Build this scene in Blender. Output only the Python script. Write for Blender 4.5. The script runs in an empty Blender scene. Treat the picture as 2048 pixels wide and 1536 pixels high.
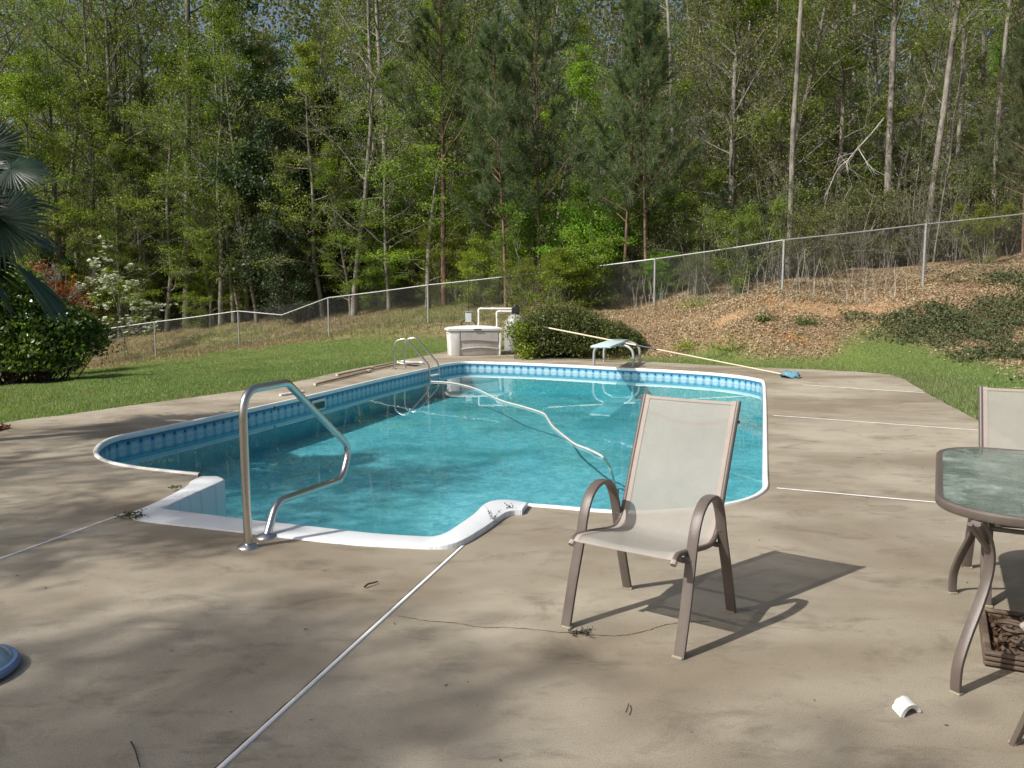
import bpy, bmesh, math, random
import numpy as np
from mathutils import Vector, Matrix

# ------------------------------------------------------------------ camera, sky, sun, exposure
SC = bpy.context.scene
COL = SC.collection
FPX, PITCH, HC = 1640.0, math.atan(182 / 1640), 1.6
cam_d = bpy.data.cameras.new('camera')
cam_d.sensor_width = 36.0
cam_d.lens = FPX / 2048 * 36.0
cam_d.clip_start = 0.05
cam_d.clip_end = 2000
cam = bpy.data.objects.new('camera', cam_d)
cam.location = (0, 0, HC)
cam.rotation_euler = (math.pi / 2 - PITCH, 0, 0)
COL.objects.link(cam)
SC.camera = cam

SUN = Vector((-0.88, -0.55, 1.0)).normalized()      # direction towards the sun
ELEV = math.asin(SUN.z)
world = bpy.data.worlds.new('World')
SC.world = world
world.use_nodes = True
wn = world.node_tree
wn.nodes.clear()
w_out = wn.nodes.new('ShaderNodeOutputWorld')
w_bg = wn.nodes.new('ShaderNodeBackground')
w_sky = wn.nodes.new('ShaderNodeTexSky')
w_sky.sky_type = 'NISHITA'
w_sky.sun_disc = False
w_sky.sun_elevation = ELEV
w_sky.sun_rotation = math.atan2(SUN.x, SUN.y)
w_sky.dust_density = 5.0
w_bg.inputs['Strength'].default_value = 0.11
wn.links.new(w_sky.outputs[0], w_bg.inputs['Color'])
wn.links.new(w_bg.outputs[0], w_out.inputs['Surface'])
sun_d = bpy.data.lights.new('sun', 'SUN')
sun_d.energy = 4.7
sun_d.angle = math.radians(0.55)
sun_d.color = (1.0, 0.96, 0.90)
sun = bpy.data.objects.new('sun', sun_d)
sun.rotation_euler = SUN.to_track_quat('Z', 'Y').to_euler()
sun.location = (-20, -12, 30)
COL.objects.link(sun)
SC.view_settings.view_transform = 'Standard'
SC.view_settings.look = 'None'
SC.view_settings.exposure = 0.12
SC.view_settings.gamma = 1.0
SC.view_settings.use_curve_mapping = False
SC.cycles.use_denoising = True
SC.cycles.max_bounces = 8
SC.cycles.diffuse_bounces = 3
SC.cycles.glossy_bounces = 3
SC.cycles.transmission_bounces = 4
SC.cycles.transparent_max_bounces = 10
SC.cycles.caustics_reflective = False
SC.cycles.caustics_refractive = False

# ------------------------------------------------------------------ where a point of the place lies
SP, CP = math.sin(PITCH), math.cos(PITCH)
def ray(px, py):
    u = (px - 1024) / FPX; v = (768 - py) / FPX
    return Vector((u, CP + v * SP, -SP + v * CP))
def at(px, py, z=0.0):
    d = ray(px, py); t = (z - HC) / d.z
    return Vector((d.x * t, d.y * t, z))
def aty(px, py, y):
    d = ray(px, py); t = y / d.y
    return Vector((d.x * t, y, HC + d.z * t))

# ------------------------------------------------------------------ mesh helpers
def raw_mesh(name, V, Fl):
    """V: n x 3, Fl: list of (m x k) index arrays"""
    me = bpy.data.meshes.new(name)
    V = np.ascontiguousarray(V, dtype=np.float32)
    me.vertices.add(len(V)); me.vertices.foreach_set('co', V.ravel())
    Fl = [np.asarray(f, dtype=np.int32) for f in Fl if len(f)]
    nl = sum(f.size for f in Fl); npoly = sum(len(f) for f in Fl)
    me.loops.add(nl); me.polygons.add(npoly)
    li = np.concatenate([f.ravel() for f in Fl])
    st, o = [], 0
    for f in Fl:
        st.append(o + np.arange(len(f)) * f.shape[1]); o += f.size
    me.loops.foreach_set('vertex_index', li.astype(np.int32))
    me.polygons.foreach_set('loop_start', np.concatenate(st).astype(np.int32))
    me.update(calc_edges=True)
    return me

class MB:
    def __init__(s):
        s.V = []; s.F = {}; s.n = 0; s.mi = []
    def add(s, V, F):
        V = np.asarray(V, dtype=np.float32).reshape(-1, 3); s.V.append(V)
        for f in F:
            f = np.asarray(f, dtype=np.int64)
            if f.size == 0: continue
            if f.ndim == 1: f = f[None]
            s.F.setdefault(f.shape[1], []).append(f + s.n)
        s.n += len(V)
        return s
    def box(s, c, size, rz=0.0, M=None):
        x, y, z = [a / 2 for a in size]
        P = np.array([(a, b, d) for a in (-x, x) for b in (-y, y) for d in (-z, z)], float)
        if M is not None: P = P @ np.array(M.to_3x3()).T
        if rz:
            cc, ss = math.cos(rz), math.sin(rz)
            P = P @ np.array([[cc, ss, 0], [-ss, cc, 0], [0, 0, 1]])
        P = P + np.array(c, float)
        return s.add(P, [np.array([(0, 1, 3, 2), (4, 6, 7, 5), (0, 4, 5, 1), (2, 3, 7, 6), (0, 2, 6, 4), (1, 5, 7, 3)])])
    def tube(s, pts, r, sides=8, caps=True, flat=None, up=None):
        """flat: (half width, half thickness) instead of a round section; up fixes the section's width axis"""
        P = np.array([tuple(p) for p in pts], float); n = len(P)
        T = np.zeros_like(P); T[1:-1] = P[2:] - P[:-2]; T[0] = P[1] - P[0]; T[-1] = P[-1] - P[-2]
        T /= np.linalg.norm(T, axis=1)[:, None] + 1e-12
        R = np.full(n, r, float) if np.isscalar(r) else np.asarray(r, float)
        rings = []
        if up is None:
            a = np.array([0, 0, 1.]) if abs(T[0, 2]) < .9 else np.array([1., 0, 0])
            u = np.cross(a, T[0]); u /= np.linalg.norm(u)
        th = np.linspace(0, 2 * math.pi, sides, endpoint=False) + (math.pi / sides if sides == 4 else 0)
        for i in range(n):
            if up is not None: u = np.array(up, float)
            u = u - T[i] * np.dot(u, T[i]); u /= np.linalg.norm(u) + 1e-12
            v = np.cross(T[i], u)
            if flat is None:
                ring = P[i] + R[i] * (np.cos(th)[:, None] * u + np.sin(th)[:, None] * v)
            else:
                cx = np.sign(np.cos(th)) * np.abs(np.cos(th)) ** .5; cy = np.sign(np.sin(th)) * np.abs(np.sin(th)) ** .5
                ring = P[i] + flat[0] * cx[:, None] * u + flat[1] * cy[:, None] * v
            rings.append(ring)
        V = np.concatenate(rings)
        i = np.arange(n - 1)[:, None] * sides; j = np.arange(sides)[None]
        k = (np.arange(sides)[None] + 1) % sides
        q = np.stack([i + j, i + k, i + sides + k, i + sides + j], -1).reshape(-1, 4)
        F = [q]
        if caps:
            F += [np.arange(sides)[::-1][None], (np.arange(sides) + (n - 1) * sides)[None]]
        return s.add(V, F)
    def grid(s, P, close_u=False):
        P = np.asarray(P, float); a, b = P.shape[:2]
        ii = np.arange(a if close_u else a - 1)[:, None]; jj = np.arange(b - 1)[None]
        i2 = (ii + 1) % a
        q = np.stack([ii * b + jj, i2 * b + jj, i2 * b + jj + 1, ii * b + jj + 1], -1).reshape(-1, 4)
        return s.add(P.reshape(-1, 3), [q])
    def lathe(s, prof, c, sides=24, sx=1, sy=1):
        th = np.linspace(0, 2 * math.pi, sides, endpoint=False)
        P = np.array([[(c[0] + r * math.cos(t) * sx, c[1] + r * math.sin(t) * sy, c[2] + z) for r, z in prof] for t in th])
        return s.grid(P, close_u=True)
    def mesh(s, name, loc=(0, 0, 0)):
        V = np.concatenate(s.V) - np.array(loc, np.float32)
        return raw_mesh(name, V, [np.concatenate(f) for f in s.F.values()])
    def build(s, name, m, parent=None, smooth=True, bevel=0.0, at0=False, seg=2):
        loc = (0, 0, 0)
        if parent is not None and not at0: loc = world_loc(parent)
        me = s.mesh(name, loc)
        o = bpy.data.objects.new(name, me)
        if parent is not None: o.parent = parent
        COL.objects.link(o)
        ms = m if isinstance(m, (list, tuple)) else [m]
        for a in ms: me.materials.append(a)
        if smooth: shade(me)
        if bevel:
            md = o.modifiers.new('bevel', 'BEVEL'); md.width = bevel; md.segments = seg; md.limit_method = 'ANGLE'; md.angle_limit = math.radians(40)
        return o

def world_loc(o):
    v = Vector((0, 0, 0))
    while o is not None: v += o.location; o = o.parent
    return tuple(v)
def shade(me, ang=38):
    me.polygons.foreach_set('use_smooth', np.ones(len(me.polygons), bool))
    try: me.set_sharp_from_angle(angle=math.radians(ang))
    except Exception: pass
def thing(name, label, cat, loc=(0, 0, 0), group=None, rz=0.0):
    o = bpy.data.objects.new(name, None); o.empty_display_size = .1
    o.location = tuple(loc); o.rotation_euler = (0, 0, rz); COL.objects.link(o)
    return tag(o, label, cat, group)
def tag(o, label, cat, group=None):
    o['label'] = label; o['category'] = cat
    if group: o['group'] = group
    return o
def kind(o, k, label=None):
    o['kind'] = k
    if label: o['label'] = label
    return o
def copy_tree(o, parent=None):
    c = o.copy(); COL.objects.link(c); c.parent = parent
    for ch in list(o.children): copy_tree(ch, c)
    return c
def smooth_path(ctrl, n=8, closed=False):
    P = [Vector(p) for p in ctrl]; out = []
    m = len(P)
    for i in range(m if closed else m - 1):
        if closed: a, b, c, d = P[(i - 1) % m], P[i], P[(i + 1) % m], P[(i + 2) % m]
        else: a, b, c, d = P[max(i - 1, 0)], P[i], P[i + 1], P[min(i + 2, m - 1)]
        for k in range(n):
            t = k / n
            out.append(0.5 * ((2 * b) + (c - a) * t + (2 * a - 5 * b + 4 * c - d) * t * t + (-a + 3 * b - 3 * c + d) * t ** 3))
    if not closed: out.append(P[-1])
    return out

# ------------------------------------------------------------------ materials
def newmat(name):
    m = bpy.data.materials.new(name); m.use_nodes = True
    nt = m.node_tree; nt.nodes.clear()
    out = nt.nodes.new('ShaderNodeOutputMaterial')
    return m, nt, out
def N(nt, t, **kw):
    n = nt.nodes.new('ShaderNode' + t)
    for k, v in kw.items():
        if k.startswith('i_'):
            n.inputs[k[2:].replace('_', ' ')].default_value = v
        else: setattr(n, k, v)
    return n
def ramp(nt, stops, fac=None, interp='LINEAR'):
    r = nt.nodes.new('ShaderNodeValToRGB'); r.color_ramp.interpolation = interp
    e = r.color_ramp.elements
    while len(e) < len(stops): e.new(.5)
    for i, (p, c) in enumerate(stops):
        e[i].position = p; e[i].color = tuple(c) + (1,) if len(c) == 3 else c
    if fac is not None: nt.links.new(fac, r.inputs[0])
    return r
def noise(nt, scale, detail=4, rough=.55, vec=None, dist=0.0):
    n = nt.nodes.new('ShaderNodeTexNoise'); n.inputs['Scale'].default_value = scale
    n.inputs['Detail'].default_value = detail; n.inputs['Roughness'].default_value = rough; n.inputs['Distortion'].default_value = dist
    if vec is not None: nt.links.new(vec, n.inputs['Vector'])
    return n
def mixc(nt, a, b, fac, mode='MIX'):
    m = nt.nodes.new('ShaderNodeMix'); m.data_type = 'RGBA'; m.blend_type = mode
    def put(sock, v):
        if hasattr(v, 'links') or hasattr(v, 'is_output'): nt.links.new(v, sock)
        elif isinstance(v, (int, float)): sock.default_value = v
        else: sock.default_value = tuple(v) + (1,) if len(v) == 3 else v
    put(m.inputs[0], fac); put(m.inputs[6], a); put(m.inputs[7], b)
    return m.outputs[2]
def math_(nt, op, a, b=None, c=None):
    m = nt.nodes.new('ShaderNodeMath'); m.operation = op
    for i, v in enumerate((a, b, c)):
        if v is None: continue
        if isinstance(v, (int, float)): m.inputs[i].default_value = v
        else: nt.links.new(v, m.inputs[i])
    return m.outputs[0]
def objvec(nt, scale=(1, 1, 1), coord='Object', rot=(0, 0, 0)):
    tc = nt.nodes.new('ShaderNodeTexCoord'); mp = nt.nodes.new('ShaderNodeMapping')
    mp.inputs['Scale'].default_value = scale; mp.inputs['Rotation'].default_value = rot
    nt.links.new(tc.outputs[coord], mp.inputs[0]); return mp.outputs[0]
def simple(name, col, rough=.6, metal=0.0, var=.12, scale=6.0, bump=0.0, bscale=40.0, spec=.5, dirt=None, dirt_amt=.5):
    m, nt, out = newmat(name)
    b = N(nt, 'BsdfPrincipled'); b.inputs['Roughness'].default_value = rough; b.inputs['Metallic'].default_value = metal
    b.inputs['Specular IOR Level'].default_value = spec
    v = objvec(nt)
    n = noise(nt, scale, 5, .6, v)
    lo = tuple(max(0, c * (1 - var)) for c in col); hi = tuple(min(1, c * (1 + var)) for c in col)
    c = ramp(nt, [(.3, lo), (.7, hi)], n.outputs['Fac']).outputs[0]
    if dirt:
        n2 = noise(nt, scale * .6, 8, .7, v)
        f = ramp(nt, [(.5, (0, 0, 0)), (.68, (dirt_amt,) * 3)], n2.outputs['Fac']).outputs[0]
        c = mixc(nt, c, dirt, f)
    nt.links.new(c, b.inputs['Base Color'])
    if bump:
        n3 = noise(nt, bscale, 4, .6, v); bp = N(nt, 'Bump'); bp.inputs['Strength'].default_value = bump; bp.inputs['Distance'].default_value = .01
        nt.links.new(n3.outputs['Fac'], bp.inputs['Height']); nt.links.new(bp.outputs[0], b.inputs['Normal'])
    nt.links.new(b.outputs[0], out.inputs['Surface'])
    return m
def leafmat(name, dark, mid, bright, trans=.3, rough=.5, objvar=.35, spec=.4, tcol=(1.5, 1.7, .55), clump=.55, cscale=.55):
    """leaf colour varies from leaf to leaf, from spray to spray and from plant to plant"""
    m, nt, out = newmat(name)
    g = N(nt, 'NewGeometry'); oi = N(nt, 'ObjectInfo')
    v = objvec(nt)
    n = noise(nt, cscale, 3, .6, v)
    f = math_(nt, 'MULTIPLY_ADD', g.outputs['Random Per Island'], .45, math_(nt, 'MULTIPLY', n.outputs['Fac'], clump))
    c = ramp(nt, [(.15, dark), (.5, mid), (.85, bright)], f).outputs[0]
    hs = N(nt, 'HueSaturation')
    nt.links.new(c, hs.inputs['Color'])
    nt.links.new(math_(nt, 'MULTIPLY_ADD', oi.outputs['Random'], objvar, 1 - objvar / 2), hs.inputs['Value'])
    r2 = math_(nt, 'FRACT', math_(nt, 'MULTIPLY', oi.outputs['Random'], 7.31))
    nt.links.new(math_(nt, 'MULTIPLY_ADD', r2, .05, .475), hs.inputs['Hue'])
    b = N(nt, 'BsdfPrincipled'); b.inputs['Roughness'].default_value = rough; b.inputs['Specular IOR Level'].default_value = spec
    nt.links.new(hs.outputs[0], b.inputs['Base Color'])
    if trans > 0:
        t = N(nt, 'BsdfTranslucent')
        nt.links.new(mixc(nt, hs.outputs[0], tcol, 1.0, 'MULTIPLY'), t.inputs['Color'])
        mx = N(nt, 'MixShader'); mx.inputs[0].default_value = trans
        nt.links.new(b.outputs[0], mx.inputs[1]); nt.links.new(t.outputs[0], mx.inputs[2])
        nt.links.new(mx.outputs[0], out.inputs['Surface'])
    else: nt.links.new(b.outputs[0], out.inputs['Surface'])
    return m
def barkmat(name, a, b_, scale=(14, 14, 3)):
    m, nt, out = newmat(name)
    v = objvec(nt, scale); n = noise(nt, 1.0, 6, .7, v, .4)
    n2 = noise(nt, 1.2, 3, .6, objvec(nt))
    c = ramp(nt, [(.35, a), (.62, b_)], n.outputs['Fac']).outputs[0]
    c = mixc(nt, c, tuple(x * .55 for x in a), ramp(nt, [(.48, (0, 0, 0)), (.62, (.8, .8, .8))], n2.outputs['Fac']).outputs[0])
    b = N(nt, 'BsdfPrincipled'); b.inputs['Roughness'].default_value = .9; b.inputs['Specular IOR Level'].default_value = .15
    nt.links.new(c, b.inputs['Base Color'])
    bp = N(nt, 'Bump'); bp.inputs['Strength'].default_value = .8; bp.inputs['Distance'].default_value = .02
    nt.links.new(n.outputs['Fac'], bp.inputs['Height']); nt.links.new(bp.outputs[0], b.inputs['Normal'])
    nt.links.new(b.outputs[0], out.inputs['Surface'])
    return m

M = {}
M['leaf_spring'] = leafmat('leaf_spring', (.085, .12, .02), (.155, .21, .03), (.25, .31, .05), trans=.38)
M['leaf_lime'] = leafmat('leaf_lime', (.09, .15, .015), (.16, .25, .024), (.26, .35, .04), trans=.4)
M['leaf_olive'] = leafmat('leaf_olive', (.08, .095, .026), (.13, .15, .04), (.20, .22, .06))
M['leaf_dark'] = leafmat('leaf_dark', (.016, .036, .012), (.035, .065, .02), (.07, .10, .035), trans=.15, rough=.5, spec=.35)
M['leaf_holly'] = leafmat('leaf_holly', (.03, .07, .016), (.05, .12, .022), (.08, .16, .03), trans=.2)
M['leaf_brown'] = leafmat('leaf_brown', (.05, .028, .015), (.10, .06, .03), (.17, .11, .06), trans=.2, tcol=(1.3, 1, .6))
M['leaf_red'] = leafmat('leaf_red', (.12, .025, .014), (.25, .05, .025), (.35, .12, .05), trans=.3, tcol=(1.5, .8, .6))
M['needle'] = leafmat('needle', (.06, .095, .042), (.105, .15, .066), (.18, .23, .10), trans=.38, rough=.45, tcol=(1.1, 1.3, .8))
M['leaf_hedge'] = leafmat('leaf_hedge', (.035, .055, .014), (.07, .105, .026), (.13, .17, .045), trans=.2, clump=.7, cscale=2.2)
M['leaf_hedge_tip'] = leafmat('leaf_hedge_tip', (.11, .10, .035), (.16, .155, .05), (.21, .20, .07), trans=.2, cscale=2)
M['leaf_bush'] = leafmat('leaf_bush', (.025, .055, .014), (.06, .13, .022), (.17, .25, .04), trans=.3, rough=.28, spec=.7, clump=.6, cscale=1.2)
M['leaf_ivy'] = leafmat('leaf_ivy', (.045, .065, .028), (.085, .11, .05), (.16, .18, .09), trans=.15, rough=.75, spec=.2, cscale=3)
M['grass'] = leafmat('grass', (.11, .15, .055), (.17, .225, .08), (.27, .31, .13), trans=.35, rough=.5, clump=.6, cscale=.8)
M['grass_pale'] = leafmat('grass_pale', (.15, .16, .07), (.23, .24, .11), (.34, .33, .18), trans=.3, rough=.6, cscale=1.2)
M['grass_dry'] = leafmat('grass_dry', (.18, .155, .075), (.30, .25, .13), (.44, .37, .22), trans=.25, rough=.7, cscale=.9, tcol=(1.2, 1.1, .7))
M['litter'] = leafmat('litter', (.19, .125, .08), (.39, .28, .18), (.62, .50, .36), trans=.1, rough=.75, cscale=1.5, tcol=(1.2, 1, .7))
M['leaf_orange'] = leafmat('leaf_orange', (.14, .05, .02), (.30, .10, .035), (.42, .22, .07), trans=.3, tcol=(1.4, .9, .6))
M['petal'] = leafmat('petal', (.5, .52, .42), (.7, .72, .62), (.8, .82, .75), trans=.3, tcol=(1, 1, .9))
M['palm'] = leafmat('palm', (.015, .040, .020), (.030, .068, .034), (.060, .11, .06), trans=.15, rough=.35, spec=.6, tcol=(1.1, 1.4, .7))
M['bark_grey'] = barkmat('bark_grey', (.12, .108, .09), (.28, .26, .225))
M['bark_pale'] = barkmat('bark_pale', (.15, .138, .115), (.32, .30, .26))
M['bark_dark'] = barkmat('bark_dark', (.05, .042, .033), (.13, .11, .09))
M['bark_pine'] = barkmat('bark_pine', (.10, .065, .05), (.25, .165, .125))
M['twig_dead'] = barkmat('twig_dead', (.38, .36, .32), (.55, .53, .48))
M['palm_trunk'] = barkmat('palm_trunk', (.06, .04, .025), (.16, .11, .07), (20, 20, 12))
# ------------------------------------------------------------------ plan of the place
def pts(lst, z=0.0): return [at(a, b, z) for a, b in lst]
pool_main_px = [(1056, 1013), (1110, 1017), (1200, 1025), (1270, 1027.5), (1324, 1026), (1407, 1019), (1469, 1009), (1506, 998.7), (1527, 987.5), (1537, 974),
    (1536, 947), (1534.6, 864), (1532.5, 790), (1529, 764), (1515, 758.5), (1490, 754), (1448, 749), (1399, 745), (1324, 740.5), (1230, 736.2), (1162, 732.3), (1090, 728.9),
    (1026, 726.5), (967, 724.7), (932, 724.4), (908.6, 726), (879, 730.6), (850, 738.5), (756, 759), (611, 793.4), (430, 833), (338.6, 852), (293, 861.5), (255.5, 869),
    (233, 873.5), (210, 881.5), (195, 891), (187, 902), (189, 912), (199, 920), (218, 927), (244, 932.5), (278, 938), (338.6, 944.8), (396, 950.5)]
step_px = [((400, 948), (440, 948)), ((380, 958), (449, 952)), ((372, 967), (443, 957)), ((330, 990), (394, 978)), ((285, 1010), (340, 1003)), ((263, 1020), (326, 1007.5)),
    ((266, 1031), (335, 1010.5)), ((300, 1037), (370, 1015.5)), ((388, 1047), (440, 1024)), ((484, 1057.5), (530, 1034.5)), ((580, 1069), (620, 1044)), ((707, 1082), (736, 1057)),
    ((834, 1089), (848, 1066)), ((870, 1090), (872, 1067)), ((900, 1088.5), (888, 1064.5)), ((931, 1079.5), (905, 1057)), ((975, 1052.6), (945, 1030)), ((995, 1038), (963, 1012.5)),
    ((1009, 1028.5), (980, 1003)), ((1026, 1023), (1009, 1000)), ((1044, 1022), (1055, 1005))]
pool_main = smooth_path(pts(pool_main_px), 4)
step_out = smooth_path([at(*p[0], .03) for p in step_px], 4)
step_in = smooth_path([at(*p[1], .035) for p in step_px], 4)
deck_px = [(0, 847), (48, 838.8), (120, 831), (342, 800), (547, 773), (600, 762), (675, 745), (734, 732.5), (787, 724), (894, 703), (1003, 703), (1037, 710), (1090, 713.6), (1182, 719), (1285, 722),
    (1324, 725), (1448, 731.6), (1573, 736.6), (1655, 740), (1734, 745), (1780, 749), (1809, 758.6), (1846, 781), (1896, 810), (1964, 845.6), (2100, 930)]
deck_out = [p.copy() for p in pts(deck_px)] + [Vector(p) for p in ((10, 4, 0), (11, -9, 0), (-9, -9, 0), (-8.2, 3, 0), (-6.75, 8.6, 0))]
FENCE_H = 1.32
fence_px = [(-260, 705, 29.5), (-60, 688, 30.5), (140, 667, 31), (308.6, 644, 30.5), (476, 622, 29.5), (656, 595.5, 27.7), (855.6, 570, 25.7), (1073, 546, 25.2), (1310, 518, 23.2), (1568, 480, 20.2), (1852, 448.5, 20.5), (2150, 416, 20.9), (2480, 395, 21.2)]
fence_top = [aty(*p) for p in fence_px]
fence_base = [p - Vector((0, 0, FENCE_H)) for p in fence_top]

def arr2(l): return np.array([(p[0], p[1]) for p in l], float)
def seg_dist(Q, P, closed=False):
    """distance of the points Q (n x 2) to a polyline"""
    P = np.asarray(P, float)
    if closed: P = np.vstack([P, P[:1]])
    best = np.full(len(Q), 1e9)
    for a, b in zip(P[:-1], P[1:]):
        ab = b - a; t = np.clip(((Q - a) @ ab) / max(ab @ ab, 1e-9), 0, 1)
        d = np.hypot(*(Q - a - t[:, None] * ab).T); best = np.minimum(best, d)
    return best
def inside(Q, P):
    P = np.asarray(P, float); r = np.zeros(len(Q), bool); x, y = Q.T
    a = P; b = np.roll(P, -1, 0)
    for (x1, y1), (x2, y2) in zip(a, b):
        c = ((y1 > y) != (y2 > y)) & (x < (x2 - x1) * (y - y1) / ((y2 - y1) if y2 != y1 else 1e-9) + x1)
        r ^= c
    return r
DK = arr2(deck_out); FN = arr2(fence_base)
POOLP = arr2(pool_main + step_out)

# ground heights: a smooth sheet through measured heights
ctl = [(p.x, p.y, -.02) for p in deck_out] + [tuple(p) for p in fence_base]
for p, s in zip(fence_base, [.05, .05, .055, .06, .065, .07, .08, .08, .06, .05, .06, .07, .07]):
    d = Vector((p.x, p.y, 0)).normalized() * 7
    ctl.append((p.x + d.x, p.y + d.y, p.z + 7 * s))
ctl += [(-9.4, 16.5, -.22), (-4, 20.5, -.1), (-1.8, 22.3, .05), (0.5, 22.2, .18), (2.6, 20.6, .12), (8.2, 15.6, .02), (10.5, 12.5, .05), (13, 12, .5), (5.4, 18.3, .55), (8.6, 18.2, .75), (13, 17.2, 1.1), (16, 12, 1.6), (12.5, 14.8, .35),
        (-16, 12, -1.0), (-20, 4, -1.3), (-18, 22, -1.0), (-40, 20, -2), (40, 12, 3), (-40, -30, 0), (40, -30, 1), (0, -40, 0),
        (-45, 55, 1.5), (0, 50, 3.0), (45, 50, 6), (-110, 110, 10), (0, 110, 12), (110, 110, 16), (110, 0, 6), (-110, 0, -2), (0, -110, 0)]
CT = np.array(ctl, float)
def _k(r2): return np.where(r2 > 1e-9, .5 * r2 * np.log(np.maximum(r2, 1e-9)), 0)
_n = len(CT); _A = np.zeros((_n + 3, _n + 3))
_d2 = ((CT[:, None, :2] - CT[None, :, :2]) ** 2).sum(-1)
_A[:_n, :_n] = _k(_d2) + np.eye(_n) * .05
_A[:_n, _n:] = np.c_[np.ones(_n), CT[:, :2]]; _A[_n:, :_n] = _A[:_n, _n:].T
_W = np.linalg.solve(_A, np.r_[CT[:, 2], 0, 0, 0])
_rs = np.random.RandomState(5)
_waves = [(_rs.uniform(-1, 1, 2) * f, _rs.uniform(0, 6.28), a) for f, a in [(1.1, .05), (1.5, .04), (2.3, .03), (3.1, .02), (4.5, .012), (5.5, .01), (.5, .06), (.35, .08)]]
def terr(x, y):
    x = np.atleast_1d(np.asarray(x, float)); y = np.atleast_1d(np.asarray(y, float))
    Q = np.c_[x, y]; z = np.empty(len(Q))
    for i in range(0, len(Q), 40000):
        q = Q[i:i + 40000]
        r2 = ((q[:, None] - CT[None, :, :2]) ** 2).sum(-1)
        z[i:i + 40000] = _k(r2) @ _W[:_n] + _W[_n] + q @ _W[_n + 1:]
    dd = seg_dist(Q, DK, True); ins = inside(Q, DK)
    amp = np.where(ins, 0, np.clip((dd - .3) / 3, 0, 1)) * np.where(x > 1.5, 1.6, .6)
    w = sum(a * np.sin(Q @ k * 2 + ph) for k, ph, a in _waves)
    z = z + w * amp
    near = np.clip(1 - dd / 1.0, 0, 1)
    z = z * (1 - near) + (-.02) * near
    return np.where(ins, -.045, z)
def terr1(x, y): return float(terr(x, y)[0])

# ------------------------------------------------------------------ ground sheet
def axis(lo, hi, fine_lo, fine_hi, fine, coarse):
    a = [fine_lo]
    while a[-1] < fine_hi: a.append(a[-1] + fine)
    s = fine
    while a[-1] < hi: s = min(s * 1.25, coarse); a.append(a[-1] + s)
    b = [fine_lo]; s = fine
    while b[-1] > lo: s = min(s * 1.25, coarse); b.append(b[-1] - s)
    return np.array(b[::-1][:-1] + a)
gx = axis(-260, 260, -17, 17, .22, 14); gy = axis(-140, 330, 5, 31, .22, 14)
X, Yg = np.meshgrid(gx, gy, indexing='ij')
zz = terr(X.ravel(), Yg.ravel())
Q = np.c_[X.ravel(), Yg.ravel()]
pin = inside(Q, POOLP) | (seg_dist(Q, POOLP, True) < .55)
zz = np.where(pin, -1.3, zz)
gm = MB(); gm.grid(np.stack([X, Yg, zz.reshape(X.shape)], -1))
ground = gm.build('ground', [], None)
dd = seg_dist(Q, DK, True); fd = seg_dist(Q, FN)
def hash_n(Q, s):
    r = np.random.RandomState(int(s * 10)); o = 0
    for f, a in ((.6, 1), (1.3, .6), (2.7, .4), (5.1, .3)):
        for _ in range(3):
            k = r.uniform(-1, 1, 2); k = k / np.hypot(*k) * f * s; o = o + a * np.sin(Q @ k + r.uniform(0, 6.3))
    return o / 4
def sm(a, b, x): t = np.clip((x - a) / (b - a), 0, 1); return t * t * (3 - 2 * t)
fence_side = np.interp(Q[:, 0], FN[:, 0], FN[:, 1])          # fence's y over x
def zones(Q):
    """how much mown lawn, dry meadow, leaf litter grows or lies at a spot"""
    dd = seg_dist(Q, DK, True); fd = seg_dist(Q, FN); nz = hash_n(Q, 1.6)
    fy = np.interp(Q[:, 0], FN[:, 0], FN[:, 1]); beyond = Q[:, 1] > fy
    left = 1 - sm(-.8, 1.6, Q[:, 0])
    lawnL = left * np.where(beyond, 0, sm(.5, 1.7, fd + nz * .5))
    wr = .55 + 1.9 * sm(6.3, 8.6, Q[:, 0]); lawnR = (1 - left) * np.where(beyond, 0, 1 - sm(wr * .6, wr * 1.25, dd + nz * .35))
    lawn = np.clip(lawnL + lawnR, 0, 1)
    dry = (1 - lawn) * (1 - sm(-.5, 3.5, Q[:, 0])) * np.where(beyond, 1 - sm(5, 9, Q[:, 1] - fy), 1)
    return lawn, dry
lawn, dry = zones(Q)
def clay_at(Q):
    r = 0
    for cx_, cy_, rx_, ry_ in ((7.7, 19.3, 1.5, .42), (12.6, 17.4, .35, .9), (13.4, 19.6, .6, .4), (5.2, 19.6, .5, .25)):
        r = np.maximum(r, np.exp(-(((Q[:, 0] - cx_) / rx_) ** 2 + ((Q[:, 1] - cy_) / ry_) ** 2) ** 2))
    return np.clip(r * (1.0 + .5 * hash_n(Q, 3.1)), 0, 1)
ca = ground.data.color_attributes.new('zone', 'FLOAT_COLOR', 'POINT')
ca.data.foreach_set('color', np.c_[lawn, dry, clay_at(Q), np.ones(len(Q))].astype(np.float32).ravel())
m, nt, out = newmat('ground')
b = N(nt, 'BsdfPrincipled'); b.inputs['Roughness'].default_value = .95; b.inputs['Specular IOR Level'].default_value = .1
at_ = N(nt, 'Attribute'); at_.attribute_name = 'zone'
sep = N(nt, 'SeparateColor'); nt.links.new(at_.outputs['Color'], sep.inputs[0])
v = objvec(nt)
n1 = noise(nt, 2.5, 6, .65, v); n2 = noise(nt, 18, 6, .7, v); n3 = noise(nt, .5, 4, .6, v)
litc = ramp(nt, [(.32, (.11, .075, .045)), (.5, (.27, .185, .11)), (.68, (.44, .33, .21))], n2.outputs['Fac']).outputs[0]
clay = ramp(nt, [(.56, (0, 0, 0)), (.66, (1, 1, 1))], n1.outputs['Fac']).outputs[0]
litc = mixc(nt, litc, (.34, .17, .07), clay)
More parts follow.
